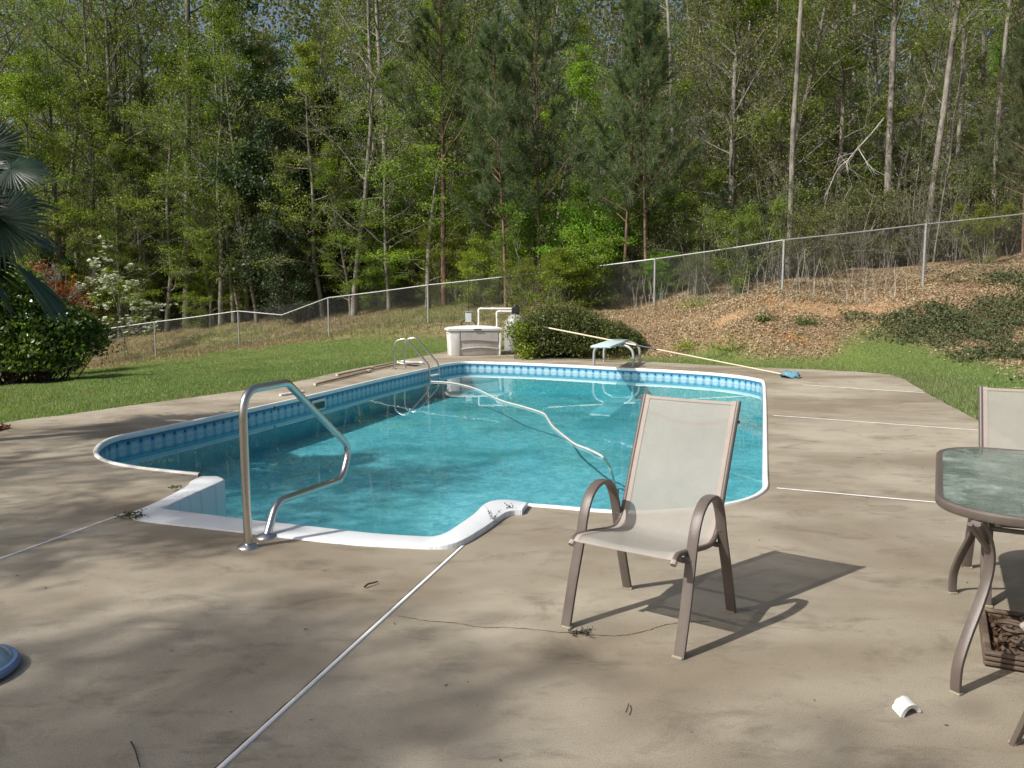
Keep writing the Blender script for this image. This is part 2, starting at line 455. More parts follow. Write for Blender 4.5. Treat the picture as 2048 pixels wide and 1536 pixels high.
grc = ramp(nt, [(.3, (.09, .13, .035)), (.55, (.135, .19, .05)), (.75, (.20, .22, .085))], n2.outputs['Fac']).outputs[0]
dryc = ramp(nt, [(.3, (.15, .125, .06)), (.5, (.26, .22, .115)), (.7, (.38, .32, .19))], n2.outputs['Fac']).outputs[0]
dryc = mixc(nt, dryc, (.07, .09, .03), ramp(nt, [(.48, (0, 0, 0)), (.6, (.8, .8, .8))], n1.outputs['Fac']).outputs[0])
litc = mixc(nt, litc, ramp(nt, [(.3, (.27, .16, .085)), (.6, (.44, .29, .16))], n2.outputs['Fac']).outputs[0], sep.outputs[2]); c = mixc(nt, litc, grc, sep.outputs[0]); c = mixc(nt, c, dryc, sep.outputs[1])
nt.links.new(c, b.inputs['Base Color'])
bp = N(nt, 'Bump'); bp.inputs['Strength'].default_value = 1; bp.inputs['Distance'].default_value = .05
nt.links.new(n2.outputs['Fac'], bp.inputs['Height']); nt.links.new(bp.outputs[0], b.inputs['Normal'])
nt.links.new(b.outputs[0], out.inputs['Surface'])
ground.data.materials.append(m)
kind(ground, 'structure', 'ground of lawn, leaf-strewn bank and woodland floor round the pool')

# ------------------------------------------------------------------ concrete deck
m, nt, out = newmat('deck_concrete')
b = N(nt, 'BsdfPrincipled'); b.inputs['Roughness'].default_value = .85; b.inputs['Specular IOR Level'].default_value = .25
v = objvec(nt)
vs = objvec(nt, (.75, 1.3, 1), rot=(0, 0, .28))
n6 = noise(nt, 34, 5, .75, v, .2); n7 = noise(nt, 260, 4, .8, objvec(nt, (1, .55, 1), rot=(0, 0, .28))); vo = N(nt, 'TexVoronoi'); vo.inputs['Scale'].default_value = 60; nt.links.new(v, vo.inputs['Vector'])
n1 = noise(nt, 1.1, 7, .62, vs, .5); n2 = noise(nt, 7, 6, .7, vs, .3); n3 = noise(nt, 220, 3, .7, v); n4 = noise(nt, .45, 4, .6, vs, .4); n5 = noise(nt, 2.6, 6, .7, vs, .6)
c = ramp(nt, [(.28, (.355, .31, .24)), (.5, (.435, .388, .31)), (.72, (.50, .452, .37))], n1.outputs['Fac']).outputs[0]
c = mixc(nt, c, (.27, .225, .165), ramp(nt, [(.43, (0, 0, 0)), (.60, (.9, .9, .9))], n4.outputs['Fac']).outputs[0])
c = mixc(nt, c, (.15, .125, .095), ramp(nt, [(.53, (0, 0, 0)), (.72, (.7, .7, .7))], n5.outputs['Fac']).outputs[0])
c = mixc(nt, c, (.20, .165, .12), ramp(nt, [(.55, (0, 0, 0)), (.72, (.35, .35, .35))], n2.outputs['Fac']).outputs[0])
c = mixc(nt, c, (.20, .17, .13), ramp(nt, [(.60, (0, 0, 0)), (.67, (.45, .45, .45))], n6.outputs['Fac']).outputs[0])
c = mixc(nt, c, (.09, .08, .065), ramp(nt, [(.035, (.7, .7, .7)), (.06, (0, 0, 0))], vo.outputs['Distance']).outputs[0])
c = mixc(nt, c, ramp(nt, [(.3, (.55, .55, .55)), (.7, (1.2, 1.2, 1.2))], n7.outputs['Fac']).outputs[0], 1.0, 'MULTIPLY')
c = mixc(nt, c, (.78, .78, .78), n3.outputs['Fac'], 'MULTIPLY')
c = mixc(nt, c, (1.04, 1.035, 1.0), 1.0, 'MULTIPLY')
nt.links.new(c, b.inputs['Base Color'])
bp = N(nt, 'Bump'); bp.inputs['Strength'].default_value = .6; bp.inputs['Distance'].default_value = .005
nt.links.new(n3.outputs['Fac'], bp.inputs['Height']); nt.links.new(bp.outputs[0], b.inputs['Normal'])
nt.links.new(b.outputs[0], out.inputs['Surface'])
M['deck'] = m
bm = bmesh.new()
def loop(P, z=None):
    vs_ = [bm.verts.new((p[0], p[1], p[2] if z is None else z)) for p in P]
    return vs_, [bm.edges.new((vs_[i], vs_[(i + 1) % len(vs_)])) for i in range(len(vs_))]
deck_edge = []
rd = random.Random(3)
for i, (p, q) in enumerate(zip(deck_out, deck_out[1:] + deck_out[:1])):
    L = (q - p).length; k = max(1, int(L / .5))
    for t in range(k): 
        w = p.lerp(q, t / k); nrm = Vector((-(q - p).y, (q - p).x, 0)).normalized()
        deck_edge.append(w + nrm * rd.uniform(-.025, .025))
v1, e1 = loop(deck_edge, 0.0)
hole = [Vector((p.x, p.y, 0)) for p in pool_main] + [Vector((p.x, p.y, 0)) for p in step_out[1:-1]]
v2, e2 = loop(hole, 0.0)
bmesh.ops.triangle_fill(bm, use_beauty=True, use_dissolve=False, edges=e1 + e2)
for vs_ in (v1, v2):
    lo = [bm.verts.new((a.co.x, a.co.y, -.14)) for a in vs_]
    for i in range(len(vs_)):
        j = (i + 1) % len(vs_); bm.faces.new((vs_[i], vs_[j], lo[j], lo[i]))
bmesh.ops.recalc_face_normals(bm, faces=bm.faces)
me = bpy.data.meshes.new('pool_deck'); bm.to_mesh(me); bm.free(); me.materials.append(M['deck'])
deck = bpy.data.objects.new('pool_deck', me); COL.objects.link(deck)
kind(deck, 'structure', 'weathered tan concrete deck round the pool')

M['white_strip'] = simple('white_strip', (.78, .77, .74), .55, var=.06, dirt=(.3, .27, .2), dirt_amt=.4)
M['black_gap'] = simple('black_gap', (.03, .028, .022), .95, var=.4)
def strip(p, q, w, name, mt, z=.004, jit=0, h=.003, seg=1):
    p = Vector(p); q = Vector(q); d = (q - p).normalized(); nrm = Vector((-d.y, d.x, 0))
    mb = MB(); k = seg; r = random.Random(int(p.x * 100))
    P = []
    for i in range(k + 1):
        o = p.lerp(q, i / k); a = w / 2 * (1 + r.uniform(-jit, jit)); bb = w / 2 * (1 + r.uniform(-jit, jit))
        P.append([(o + nrm * a) + Vector((0, 0, -.01)), (o + nrm * a) + Vector((0, 0, z)), (o - nrm * bb) + Vector((0, 0, z)), (o - nrm * bb) + Vector((0, 0, -.01))])
    mb.grid([[tuple(c) for c in row] for row in P]); mb.box(tuple(p - Vector((0, 0, .01))), (.001, .001, .001))
    o = mb.build(name, mt, deck, smooth=False)
    return o
for a, b_, w in [((926, 1092), (404, 1570), .020), ((246, 1029), (-60, 1140), .018), ((1554, 976.5), (1905, 1008), .018), ((1546, 831), (1966, 861.5), .016), ((1606, 770), (1848, 785.5), .02)]:
    P_, Q_ = at(*a), at(*b_); d = (Q_ - P_).normalized(); nrm = Vector((-d.y, d.x, 0))
    side = 1 if nrm.x < 0 else -1
    strip(P_, Q_, w, 'joint_strip', M['white_strip'], .0045)
    strip(P_ + nrm * side * (w * .5 + .004), Q_ + nrm * side * (w * .5 + .004), .008, 'joint_gap', M['black_gap'], .0022, .5, seg=60)
# hairline cracks
def crack(px, w=.005, sd=1):
    r = random.Random(sd); C_ = smooth_path([at(*p) for p in px], 14); mb = MB(); P = []
    for i, p in enumerate(C_):
        d = (C_[min(i + 1, len(C_) - 1)] - C_[max(i - 1, 0)]).normalized(); nrm = Vector((-d.y, d.x, 0))
        o = p + nrm * r.uniform(-.006, .006); ww = w * r.uniform(.25, 1.0) * .5
        P.append([tuple(o + nrm * ww + Vector((0, 0, .0018))), tuple(o - nrm * ww + Vector((0, 0, .0018)))])
    mb.grid(P); return mb.build('crack', M['black_gap'], deck, smooth=False)
crack([(795, 1232), (860, 1243), (905, 1246), (960, 1255), (1010, 1255), (1080, 1261), (1165, 1268), (1235, 1272), (1290, 1262), (1345, 1248), (1420, 1243)], .006, 2)
crack([(575, 1086), (640, 1083), (690, 1090)], .005, 5)

# ------------------------------------------------------------------ swimming pool
WZ = -.165
pool = thing('swimming_pool', 'in-ground pool with white coping, patterned blue liner and clear turquoise water', 'swimming pool', (0, 11, 0))
def offset(P, d):
    """shift a world polyline (outline runs counter-clockwise round the water) towards the water"""
    out_ = []
    for i in range(len(P)):
        a = P[max(i - 1, 0)]; c = P[min(i + 1, len(P) - 1)]; t = (c - a); t.z = 0; t.normalize()
        out_.append(P[i] + Vector((-t.y, t.x, 0)) * d)
    return out_
M['coping'] = simple('coping', (.80, .80, .78), .38, var=.04, spec=.5, dirt=(.45, .42, .33), dirt_amt=.35, scale=3)
prof = [(0, -.03), (0, .010), (.005, .017), (.012, .019), (.032, .018), (.042, .012), (.047, .003), (.048, -.006), (.048, -.034), (.045, -.039), (.036, -.040)]
mb = MB(); offs = [offset(pool_main, d) for d, z in prof]
cut = [0, 40, 92, 128, len(pool_main) - 1]
for a, c_ in zip(cut[:-1], cut[1:]):
    mb = MB(); P = [[(offs[k][i].x, offs[k][i].y, prof[k][1]) for k in range(len(prof))] for i in range(a, c_ + 1)]
    # a short gap between two lengths of coping
    e0 = Vector(P[0][0]); 
    mb.grid(P)
    mb.build('coping', M['coping'], pool)
for i in cut[1:-1] + [20, 60, 110]:
    if i >= len(pool_main): continue
    t = (pool_main[min(i + 1, len(pool_main) - 1)] - pool_main[i - 1]).normalized(); nrm = Vector((-t.y, t.x, 0))
    mb = MB(); P = []
    for s in (-.03, .03):
        P.append([tuple(pool_main[i] + t * s + nrm * (d * 1.0 + (.003 if d > .03 else 0)) + Vector((0, 0, z + (.003 if z > 0 else 0)))) for d, z in prof[1:9]])
    mb.grid(P); mb.build('coping_clip', M['coping'], pool)
# liner wall
m, nt, out = newmat('liner_wall')
b = N(nt, 'BsdfPrincipled'); b.inputs['Roughness'].default_value = .35
uv = N(nt, 'UVMap'); uv.uv_map = 'UVMap'; sx = N(nt, 'SeparateXYZ'); nt.links.new(uv.outputs[0], sx.inputs[0])
u, z = sx.outputs[0], sx.outputs[1]
PER = .178
du = math_(nt, 'MULTIPLY', math_(nt, 'SUBTRACT', math_(nt, 'FRACT', math_(nt, 'DIVIDE', u, PER)), .5), PER)
du2 = math_(nt, 'MULTIPLY', math_(nt, 'SUBTRACT', math_(nt, 'FRACT', math_(nt, 'ADD', math_(nt, 'DIVIDE', u, PER), .5)), .5), PER)
dz = math_(nt, 'ADD', z, .165)
r_ = math_(nt, 'SQRT', math_(nt, 'ADD', math_(nt, 'MULTIPLY', du, du), math_(nt, 'MULTIPLY', dz, dz)))
def band(a, b2): return math_(nt, 'MULTIPLY', math_(nt, 'GREATER_THAN', z, a), math_(nt, 'LESS_THAN', z, b2))
navy, mid, pale, aqua = (.015, .06, .16), (.07, .24, .37), (.38, .50, .55), (.085, .36, .46)
nz_ = noise(nt, 30, 4, .6, objvec(nt))
base_ = ramp(nt, [(.35, (.03, .27, .46)), (.65, (.05, .37, .55))], nz_.outputs['Fac']).outputs[0]
base_ = mixc(nt, base_, ramp(nt, [(.35, (.13, .40, .48)), (.65, (.20, .50, .57))], nz_.outputs['Fac']).outputs[0], band(-5, -.245))
c = mixc(nt, base_, mid, band(-.245, -.062))
c = mixc(nt, c, (.13, .38, .54), band(-.235, -.080))
# little dark arches between the medallions
r2 = math_(nt, 'SQRT', math_(nt, 'ADD', math_(nt, 'MULTIPLY', du2, du2), math_(nt, 'POWER', math_(nt, 'ADD', z, .088), 2)))
c = mixc(nt, c, navy, math_(nt, 'MULTIPLY', math_(nt, 'LESS_THAN', r2, .026), band(-.24, -.06)))
c = mixc(nt, c, (.10, .30, .42), math_(nt, 'LESS_THAN', r_, .074))
c = mixc(nt, c, pale, math_(nt, 'LESS_THAN', r_, .067))
ring = math_(nt, 'MULTIPLY', math_(nt, 'GREATER_THAN', r_, .05), math_(nt, 'LESS_THAN', r_, .055))
c = mixc(nt, c, (.30, .48, .54), ring)
dots = math_(nt, 'MULTIPLY', math_(nt, 'LESS_THAN', math_(nt, 'ABSOLUTE', math_(nt, 'ADD', z, .165)), .006), math_(nt, 'GREATER_THAN', math_(nt, 'SINE', math_(nt, 'MULTIPLY', u, 270)), .1))
c = mixc(nt, c, (.12, .28, .42), dots)
c = mixc(nt, c, navy, band(-.058, -.046)); c = mixc(nt, c, navy, band(-.073, -.068)); c = mixc(nt, c, (.06, .22, .36), band(-.253, -.247))
nt.links.new(c, b.inputs['Base Color']); nt.links.new(b.outputs[0], out.inputs['Surface'])
M['liner_wall'] = m
liner = offset(pool_main, .040) + [Vector((p.x, p.y, 0)) for p in []]
FZ = -.62
mb = MB(); zs = [-.02, -.2, FZ]
P = [[(p.x, p.y, z_) for z_ in zs] for p in liner]; mb.grid(P)
lw = mb.build('liner_wall', M['liner_wall'], pool)
uvl = lw.data.uv_layers.new(name='UVMap'); s_ = [0]
for a, c_ in zip(liner[:-1], liner[1:]): s_.append(s_[-1] + (c_ - a).length)
buf = np.zeros((len(lw.data.loops), 2), np.float32); li = np.zeros(len(lw.data.loops), np.int32); lw.data.loops.foreach_get('vertex_index', li)
buf[:, 0] = np.array(s_)[li // 3]; buf[:, 1] = np.array(zs)[li % 3]; uvl.data.foreach_set('uv', buf.ravel())
# liner floor: one rounded sheet, shelving to the deep end
m, nt, out = newmat('liner_floor')
b = N(nt, 'BsdfPrincipled'); b.inputs['Roughness'].default_value = .5
v = objvec(nt); n1 = noise(nt, 9, 5, .65, v, 1.0); n2 = noise(nt, .8, 4, .6, v)
c = ramp(nt, [(.35, (.15, .36, .45)), (.5, (.22, .46, .55)), (.66, (.34, .60, .67))], n1.outputs['Fac']).outputs[0]
c = mixc(nt, c, (.05, .22, .26), ramp(nt, [(.46, (0, 0, 0)), (.68, (.75, .75, .75))], n2.outputs['Fac']).outputs[0])
nt.links.new(c, b.inputs['Base Color']); nt.links.new(b.outputs[0], out.inputs['Surface'])
M['liner_floor'] = m
bm = bmesh.new()
ring_ = [bm.verts.new((p.x, p.y, FZ)) for p in liner + [Vector((p.x, p.y, 0)) for p in step_in[1:-1]]]
bm.faces.new(ring_); bmesh.ops.triangulate(bm, faces=bm.faces)
me = bpy.data.meshes.new('liner_floor'); bm.to_mesh(me); bm.free(); me.materials.append(M['liner_floor'])
me.transform(Matrix.Translation((0, -11, 0)))
lf = bpy.data.objects.new('liner_floor', me); lf.parent = pool; COL.objects.link(lf)
# moulded white step section
m, nt, out = newmat('step_plastic')
b = N(nt, 'BsdfPrincipled'); b.inputs['Roughness'].default_value = .42
v = objvec(nt, rot=(0, 0, .28)); br = N(nt, 'TexBrick'); nt.links.new(v, br.inputs['Vector'])
br.inputs['Scale'].default_value = 22; br.inputs['Color1'].default_value = (.70, .71, .71, 1); br.inputs['Color2'].default_value = (.68, .70, .71, 1); br.inputs['Mortar'].default_value = (.56, .60, .64, 1)
br.inputs['Mortar Size'].default_value = .05; br.inputs['Brick Width'].default_value = .5; br.inputs['Row Height'].default_value = .5; br.offset = 0.0
n1 = noise(nt, 3, 5, .6, v); c = mixc(nt, br.outputs['Color'], (.42, .42, .36), ramp(nt, [(.55, (0, 0, 0)), (.75, (.4, .4, .4))], n1.outputs['Fac']).outputs[0])
nt.links.new(c, b.inputs['Base Color']); bp = N(nt, 'Bump'); bp.inputs['Strength'].default_value = .25; bp.inputs['Distance'].default_value = .003
nt.links.new(br.outputs['Fac'], bp.inputs['Height']); bp.invert = True; nt.links.new(bp.outputs[0], b.inputs['Normal']); nt.links.new(b.outputs[0], out.inputs['Surface'])
M['step'] = m
mb = MB(); P = []
nst = len(step_out)
for i in range(nst):
    o, q = step_out[i], step_in[i]; d = (q - o); d.z = 0; w = d.length; d.normalize()
    h = .012 + .03 * min(1, max(0, (i / nst - .55) / .2))
    row = [(0, -.1), (0, h - .012), (.004, h - .003), (.014, h), (w - .03, h + .003), (w - .012, h - .002), (w - .002, h - .016), (w, h - .035), (w + .006, FZ + .02), (w + .006, FZ - .02)]
    P.append([tuple(Vector((o.x, o.y, 0)) + d * a + Vector((0, 0, z_))) for a, z_ in row])
mb.grid(P)
for row in (P[0], P[-1]): mb.add(row, [np.arange(len(row))[None]])
stp = mb.build('step_section', M['step'], pool)
# submerged treads inside the step section
M['tread'] = simple('tread', (.45, .62, .66), .5, var=.05)
tr = [Vector((p.x, p.y, 0)) for p in step_in]
a0, a1 = tr[5 * 4], tr[13 * 4]
dirp = (at(885, 735) - at(266, 868)).normalized()
for k, (dep, z_) in enumerate([(.30, -.42), (.62, -.52)]):
    mb = MB(); A = a0 + dirp * .0; B = a1
    P = [[tuple(A + Vector((0, 0, z_))), tuple(A + dirp * dep + Vector((0, 0, z_))), tuple(A + dirp * dep + Vector((0, 0, FZ)))],
         [tuple(B + Vector((0, 0, z_))), tuple(B + dirp * dep + Vector((0, 0, z_))), tuple(B + dirp * dep + Vector((0, 0, FZ)))]]
    mb.grid(P); mb.build('step_tread', M['tread'], pool, smooth=False)
# skimmer mouth and return fitting in the left wall
M['white_plastic'] = simple('white_plastic', (.72, .72, .68), .4, var=.05, dirt=(.4, .38, .3), dirt_amt=.3)
M['dark_plastic'] = simple('dark_plastic', (.02, .022, .022), .5)
M['green_dark'] = simple('green_dark', (.03, .08, .04), .6)
wall_t = (at(611, 793.4) - at(756, 759)).normalized(); wall_n = Vector((-wall_t.y, wall_t.x, 0))
sk = at(632, 789.5) + wall_n * .043
ang = math.atan2(wall_t.y, wall_t.x)
mb = MB(); mb.box((sk.x, sk.y, -.16), (.40, .02, .17), rz=ang); skim = mb.build('skimmer_mouth', M['white_plastic'], pool, bevel=.006)
mb = MB(); mb.box((sk.x + wall_n.x * .008, sk.y + wall_n.y * .008, -.17), (.33, .02, .11), rz=ang); mb.build('skimmer_opening', M['green_dark'], skim)
rt = at(541, 812) + wall_n * .050
mb = MB(); mb.tube([rt + Vector((0, 0, -.03)), rt + wall_n * .012 + Vector((0, 0, -.03))], .03, 16); mb.build('coping_bolt', M['dark_plastic'], pool)

# ------------------------------------------------------------------ water
m, nt, out = newmat('pool_water')
fr = N(nt, 'Fresnel'); fr.inputs['IOR'].default_value = 1.33
v = objvec(nt, (1, 1, 1)); n1 = noise(nt, 3.0, 3, .5, v); n2 = noise(nt, .8, 2, .5, v)
h = math_(nt, 'ADD', math_(nt, 'MULTIPLY', n1.outputs['Fac'], .35), n2.outputs['Fac'])
bp = N(nt, 'Bump'); bp.inputs['Strength'].default_value = .025; bp.inputs['Distance'].default_value = .05
nt.links.new(h, bp.inputs['Height'])
gl = N(nt, 'BsdfGlossy'); gl.inputs['Roughness'].default_value = .0; nt.links.new(bp.outputs[0], gl.inputs['Normal'])
tp = N(nt, 'BsdfTransparent')
geo = N(nt, 'NewGeometry')
mx = N(nt, 'MixShader')
nt.links.new(fr.outputs[0], mx.inputs[0])
nt.links.new(tp.outputs[0], mx.inputs[1]); nt.links.new(gl.outputs[0], mx.inputs[2])
mx2 = N(nt, 'MixShader'); nt.links.new(geo.outputs['Backfacing'], mx2.inputs[0]); nt.links.new(mx.outputs[0], mx2.inputs[1]); nt.links.new(tp.outputs[0], mx2.inputs[2])
nt.links.new(mx2.outputs[0], out.inputs['Surface'])
va = N(nt, 'VolumeAbsorption'); va.inputs['Color'].default_value = (.44, .91, .91, 1); va.inputs['Density'].default_value = .52
nt.links.new(va.outputs[0], out.inputs['Volume'])
M['water'] = m
bm = bmesh.new()
water_line = offset(pool_main, .03) + [Vector((p.x, p.y, 0)).lerp(Vector((o.x, o.y, 0)), .1) for p, o in list(zip(step_in, step_out))[1:-1]]
top = [bm.verts.new((p.x, p.y, WZ)) for p in water_line]; bot = [bm.verts.new((p.x, p.y, FZ - .05)) for p in water_line]
bm.faces.new(top); bm.faces.new(bot[::-1])
for i in range(len(water_line)):
    j = (i + 1) % len(water_line); bm.faces.new((top[i], bot[i], bot[j], top[j]))
bmesh.ops.triangulate(bm, faces=bm.faces); bmesh.ops.recalc_face_normals(bm, faces=bm.faces)
me = bpy.data.meshes.new('pool_water'); bm.to_mesh(me); bm.free(); me.materials.append(m)
water = bpy.data.objects.new('pool_water', me); COL.objects.link(water)
kind(water, 'structure', 'still turquoise water in the pool')
# ------------------------------------------------------------------ metal and plastic finishes
def steel(name, col=(.62, .60, .57), rough=.22):
    m, nt, out = newmat(name)
    b = N(nt, 'BsdfPrincipled'); b.inputs['Metallic'].default_value = 1.0
    n = noise(nt, 30, 4, .6, objvec(nt, (1, 1, .2)))
    b.inputs['Roughness'].default_value = rough
    b.inputs['Base Color'].default_value = tuple(col) + (1,)
    nt.links.new(b.outputs[0], out.inputs['Surface']); return m
M['steel'] = steel('steel', (.55, .52, .49), .27)
M['galv'] = simple('galvanised', (.40, .41, .41), .55, metal=.5, var=.12, scale=9)
M['galv_dull'] = simple('galvanised_wire', (.13, .135, .13), .6, metal=.4, var=.2)
M['frame'] = simple('brown_powder_coat', (.115, .092, .080), .38, var=.08, bump=.15, bscale=300, dirt=(.20, .17, .14), dirt_amt=.35)

# ------------------------------------------------------------------ grab rail at the steps
rail_dir = Vector((.225, .974, 0)).normalized()
rA = at(497, 1095); rB = at(531, 1075)
def on_plane(px, py, o=rA, d=rail_dir):
    n = Vector((d.y, -d.x, 0)); r = ray(px, py); c0 = Vector((0, 0, HC)); t = (o - c0).dot(n) / r.dot(n)
    return c0 + r * t
rail = thing('grab_rail', 'stainless steel grab rail bent out over the white pool steps', 'handrail', tuple(rA))
def fillet(P, r, n=6):
    out_ = [P[0]]
    for i in range(1, len(P) - 1):
        a, b, c = P[i - 1], P[i], P[i + 1]; u = (a - b).normalized(); w = (c - b).normalized()
        ang = u.angle(w); d = min(r / math.tan(ang / 2), (a - b).length * .48, (c - b).length * .48)
        p0, p1 = b + u * d, b + w * d
        for k in range(n + 1):
            t = k / n; out_.append(p0 * (1 - t) ** 2 + b * 2 * t * (1 - t) + p1 * t * t)
    out_.append(P[-1]); return out_
rp = [rA.copy(), on_plane(484, 782), on_plane(574, 765), on_plane(700, 895), on_plane(684, 958), on_plane(553, 1004), on_plane(533, 1070)]
rp[-1].z = 0
mb = MB(); mb.tube(fillet(rp, .17, 10), .0265, 18); mb.build('rail_tube', M['steel'], rail)
for p in (rp[0], rp[-1]):
    mb = MB(); mb.lathe([(.0, .030), (.026, .030), (.034, .024), (.062, .016), (.070, .006), (.071, .001), (0, .001)], (p.x, p.y, 0), 28)
    mb.build('flange', M['steel'], rail)

# ------------------------------------------------------------------ pool ladder
lad = thing('pool_ladder', 'steel pool ladder with two curved rails at the far left corner', 'ladder', tuple(at(800, 736)))
ln = Vector((-wall_n.x, -wall_n.y, 0))
for k, (base, wx) in enumerate([((789, 738), 857), ((809, 734.5), 880)]):
    o = at(*base); d = wall_n
    # along the wall normal out over the water
    W = o + d * .80
    P_ = [o, o + Vector((0, 0, .58)), o + d * .26 + Vector((0, 0, .66)), o + d * .78 + Vector((0, 0, .10)), W + Vector((0, 0, -.35)), W + Vector((0, 0, -.56))]
    mb = MB(); mb.tube(fillet(P_, .17, 8), .0195, 12); mb.build('side_rail', M['steel'], lad)
    mb = MB(); mb.lathe([(0, .02), (.03, .02), (.05, .006), (.051, .001)], (o.x, o.y, 0), 16); mb.build('flange', M['steel'], lad)
    if k == 0: W0 = W
    else:
        for z_ in (-.13, -.38):
            mb = MB(); mid_ = (W0 + W) / 2; dv = W - W0
            mb.box((mid_.x, mid_.y, z_), (dv.length - .03, .08, .025), rz=math.atan2(dv.y, dv.x)); mb.build('tread', M['white_plastic'], lad, bevel=.008)

# ------------------------------------------------------------------ sling patio chair
m, nt, out = newmat('sling_fabric')
v = objvec(nt)
n1 = noise(nt, 3, 4, .6, v); wv = noise(nt, 500, 2, .5, objvec(nt, (1, .12, .12))); wv2 = noise(nt, 500, 2, .5, objvec(nt, (.12, 1, 1)))
c = ramp(nt, [(.3, (.43, .41, .37)), (.7, (.51, .49, .44))], n1.outputs['Fac']).outputs[0]
c = mixc(nt, c, (.72, .72, .72), math_(nt, 'MULTIPLY', math_(nt, 'ADD', wv.outputs['Fac'], wv2.outputs['Fac']), .5), 'MULTIPLY')
b = N(nt, 'BsdfPrincipled'); b.inputs['Roughness'].default_value = .7; b.inputs['Specular IOR Level'].default_value = .2
nt.links.new(c, b.inputs['Base Color'])
t = N(nt, 'BsdfTranslucent'); nt.links.new(c, t.inputs['Color'])
m1 = N(nt, 'MixShader'); m1.inputs[0].default_value = .25; nt.links.new(b.outputs[0], m1.inputs[1]); nt.links.new(t.outputs[0], m1.inputs[2])
tp = N(nt, 'BsdfTransparent'); m2 = N(nt, 'MixShader'); m2.inputs[0].default_value = .13
nt.links.new(m1.outputs[0], m2.inputs[1]); nt.links.new(tp.outputs[0], m2.inputs[2]); nt.links.new(m2.outputs[0], out.inputs['Surface'])
M['fabric'] = m
M['hem'] = simple('sling_hem', (.35, .30, .265), .75, var=.08, bump=.3, bscale=400)
M['foot'] = simple('foot_cap', (.30, .27, .20), .6)
def make_chair():
    t = thing('patio_chair', 'brown-framed sling patio chair with open armrests standing alone on the sunny deck', 'chair')
    side = [(-.325, 0), (-.262, .21), (-.200, .42), (-.168, .53), (-.125, .603), (-.065, .645), (0, .655), (.062, .643), (.115, .60), (.150, .53), (.178, .44), (.250, .22), (.325, 0)]
    for s in (-1, 1):
        x = s * .285; P_ = smooth_path([(x + s * (.0 if z > .3 else .006), y, z) for y, z in side], 6)
        mb = MB(); mb.tube(P_, .01, 10, up=(1, 0, 0), flat=(.0265, .011)); mb.build('arm_frame', M['frame'], t)
        for y in (-.325, .325):
            mb = MB(); mb.box((x, y, .006), (.050, .028, .013)); mb.build('foot_cap', M['foot'], t, bevel=.003)
    prof_ = [(-.325, .432), (-.300, .450), (-.26, .452), (-.10, .428), (.06, .404), (.125, .410), (.168, .440), (.205, .50), (.30, .735), (.405, .985), (.435, 1.055)]
    path = smooth_path([(0, y, z) for y, z in prof_], 6)
    for s in (-1, 1):
        mb = MB(); mb.tube([Vector((s * .258, p.y, p.z)) for p in path], .0135, 10); mb.build('sling_rail', M['frame'], t)
    # cross bars
    for y, z, r_, nm, sag in ((-.205, .405, .013, 'front_bar', 0), (.168, .385, .013, 'rear_bar', 0), (.36, .885, .008, 'back_bar', -.035)):
        P_ = [(-.27, y, z), (-.2, y + .005, z), (-.1, y + .012, z + sag * .8), (0, y + .014, z + sag), (.1, y + .012, z + sag * .8), (.2, y + .005, z), (.27, y, z)]
        if nm == 'back_bar': P_ = [(a, b_ + (.075 if abs(a) < .22 else .055), c_ + .07) for a, b_, c_ in P_]
        mb = MB(); mb.tube(smooth_path(P_, 4), r_, 10); mb.build(nm, M['frame'], t)
    # brackets and bolts joining sling rail to the arm frame
    for s in (-1, 1):
        mb = MB(); mb.tube([(s * .255, .172, .452), (s * .285, .168, .462)], .010, 8); mb.tube([(s * .255, -.21, .425), (s * .285, -.205, .405)], .016, 8)
        mb.build('bracket', M['frame'], t)
        mb = MB(); mb.tube([(s * .262, .178, .475), (s * .292, .178, .475)], .0065, 8); mb.build('bolt', M['galv'], t)
    # fabric between the rails, hanging a little slack
    nx = 14; P = []
    for i, p in enumerate(path):
        sfrac = i / (len(path) - 1); row = []
        tt = (path[min(i + 1, len(path) - 1)] - path[max(i - 1, 0)]).normalized(); nn = Vector((0, -tt.z, tt.y))
        slack = .014 * math.sin(math.pi * min(1, sfrac * 1.0)) + .004
        for j in range(nx + 1):
            x = -.250 + .5 * j / nx; w = 1 - (2 * j / nx - 1) ** 2
            q = Vector((x, p.y, p.z)) - nn * (slack * w) * (1 if sfrac > .45 else 1) + nn * .006
            if i == len(path) - 1: q.z -= .014 * w
            row.append(tuple(q))
        P.append(row)
    sl = MB().grid(P).build('sling', M['fabric'], t)
    Pn = np.array(P)
    def nrm_off(A, o): return [[tuple(np.array(c) + np.array([0, -o, o * .5])) for c in r] for r in A]
    for js in ((0, 1), (nx - 1, nx)):
        q = []
        for i in range(len(path)):
            a, b_ = Pn[i, js[0]], Pn[i, js[1]]; q.append([a, b_] if js[0] == 0 else [a, b_])
        q = [[tuple(np.array(a) * (1) + np.array([0, -.0022, .0022])), tuple(np.array(b_) + np.array([0, -.0022, .0022]))] for a, b_ in q]
        if js[0] == 0: q = [[r[0], tuple(np.array(r[0]) * .3 + np.array(r[1]) * .7)] for r in q]
        else: q = [[tuple(np.array(r[0]) * .7 + np.array(r[1]) * .3), r[1]] for r in q]
        MB().grid(q).build('hem', M['hem'], sl)
    q = [[tuple(Pn[i, j] + np.array([0, -.0035, .001])) for j in range(nx + 1)] for i in range(len(path) - 4, len(path))]
    MB().grid(q[:3]).build('hem', M['hem'], sl)
    q = [[tuple(Pn[i, j] + np.array([0, -.001, .003])) for j in range(nx + 1)] for i in range(0, 3)]
    MB().grid(q).build('hem', M['hem'], sl)
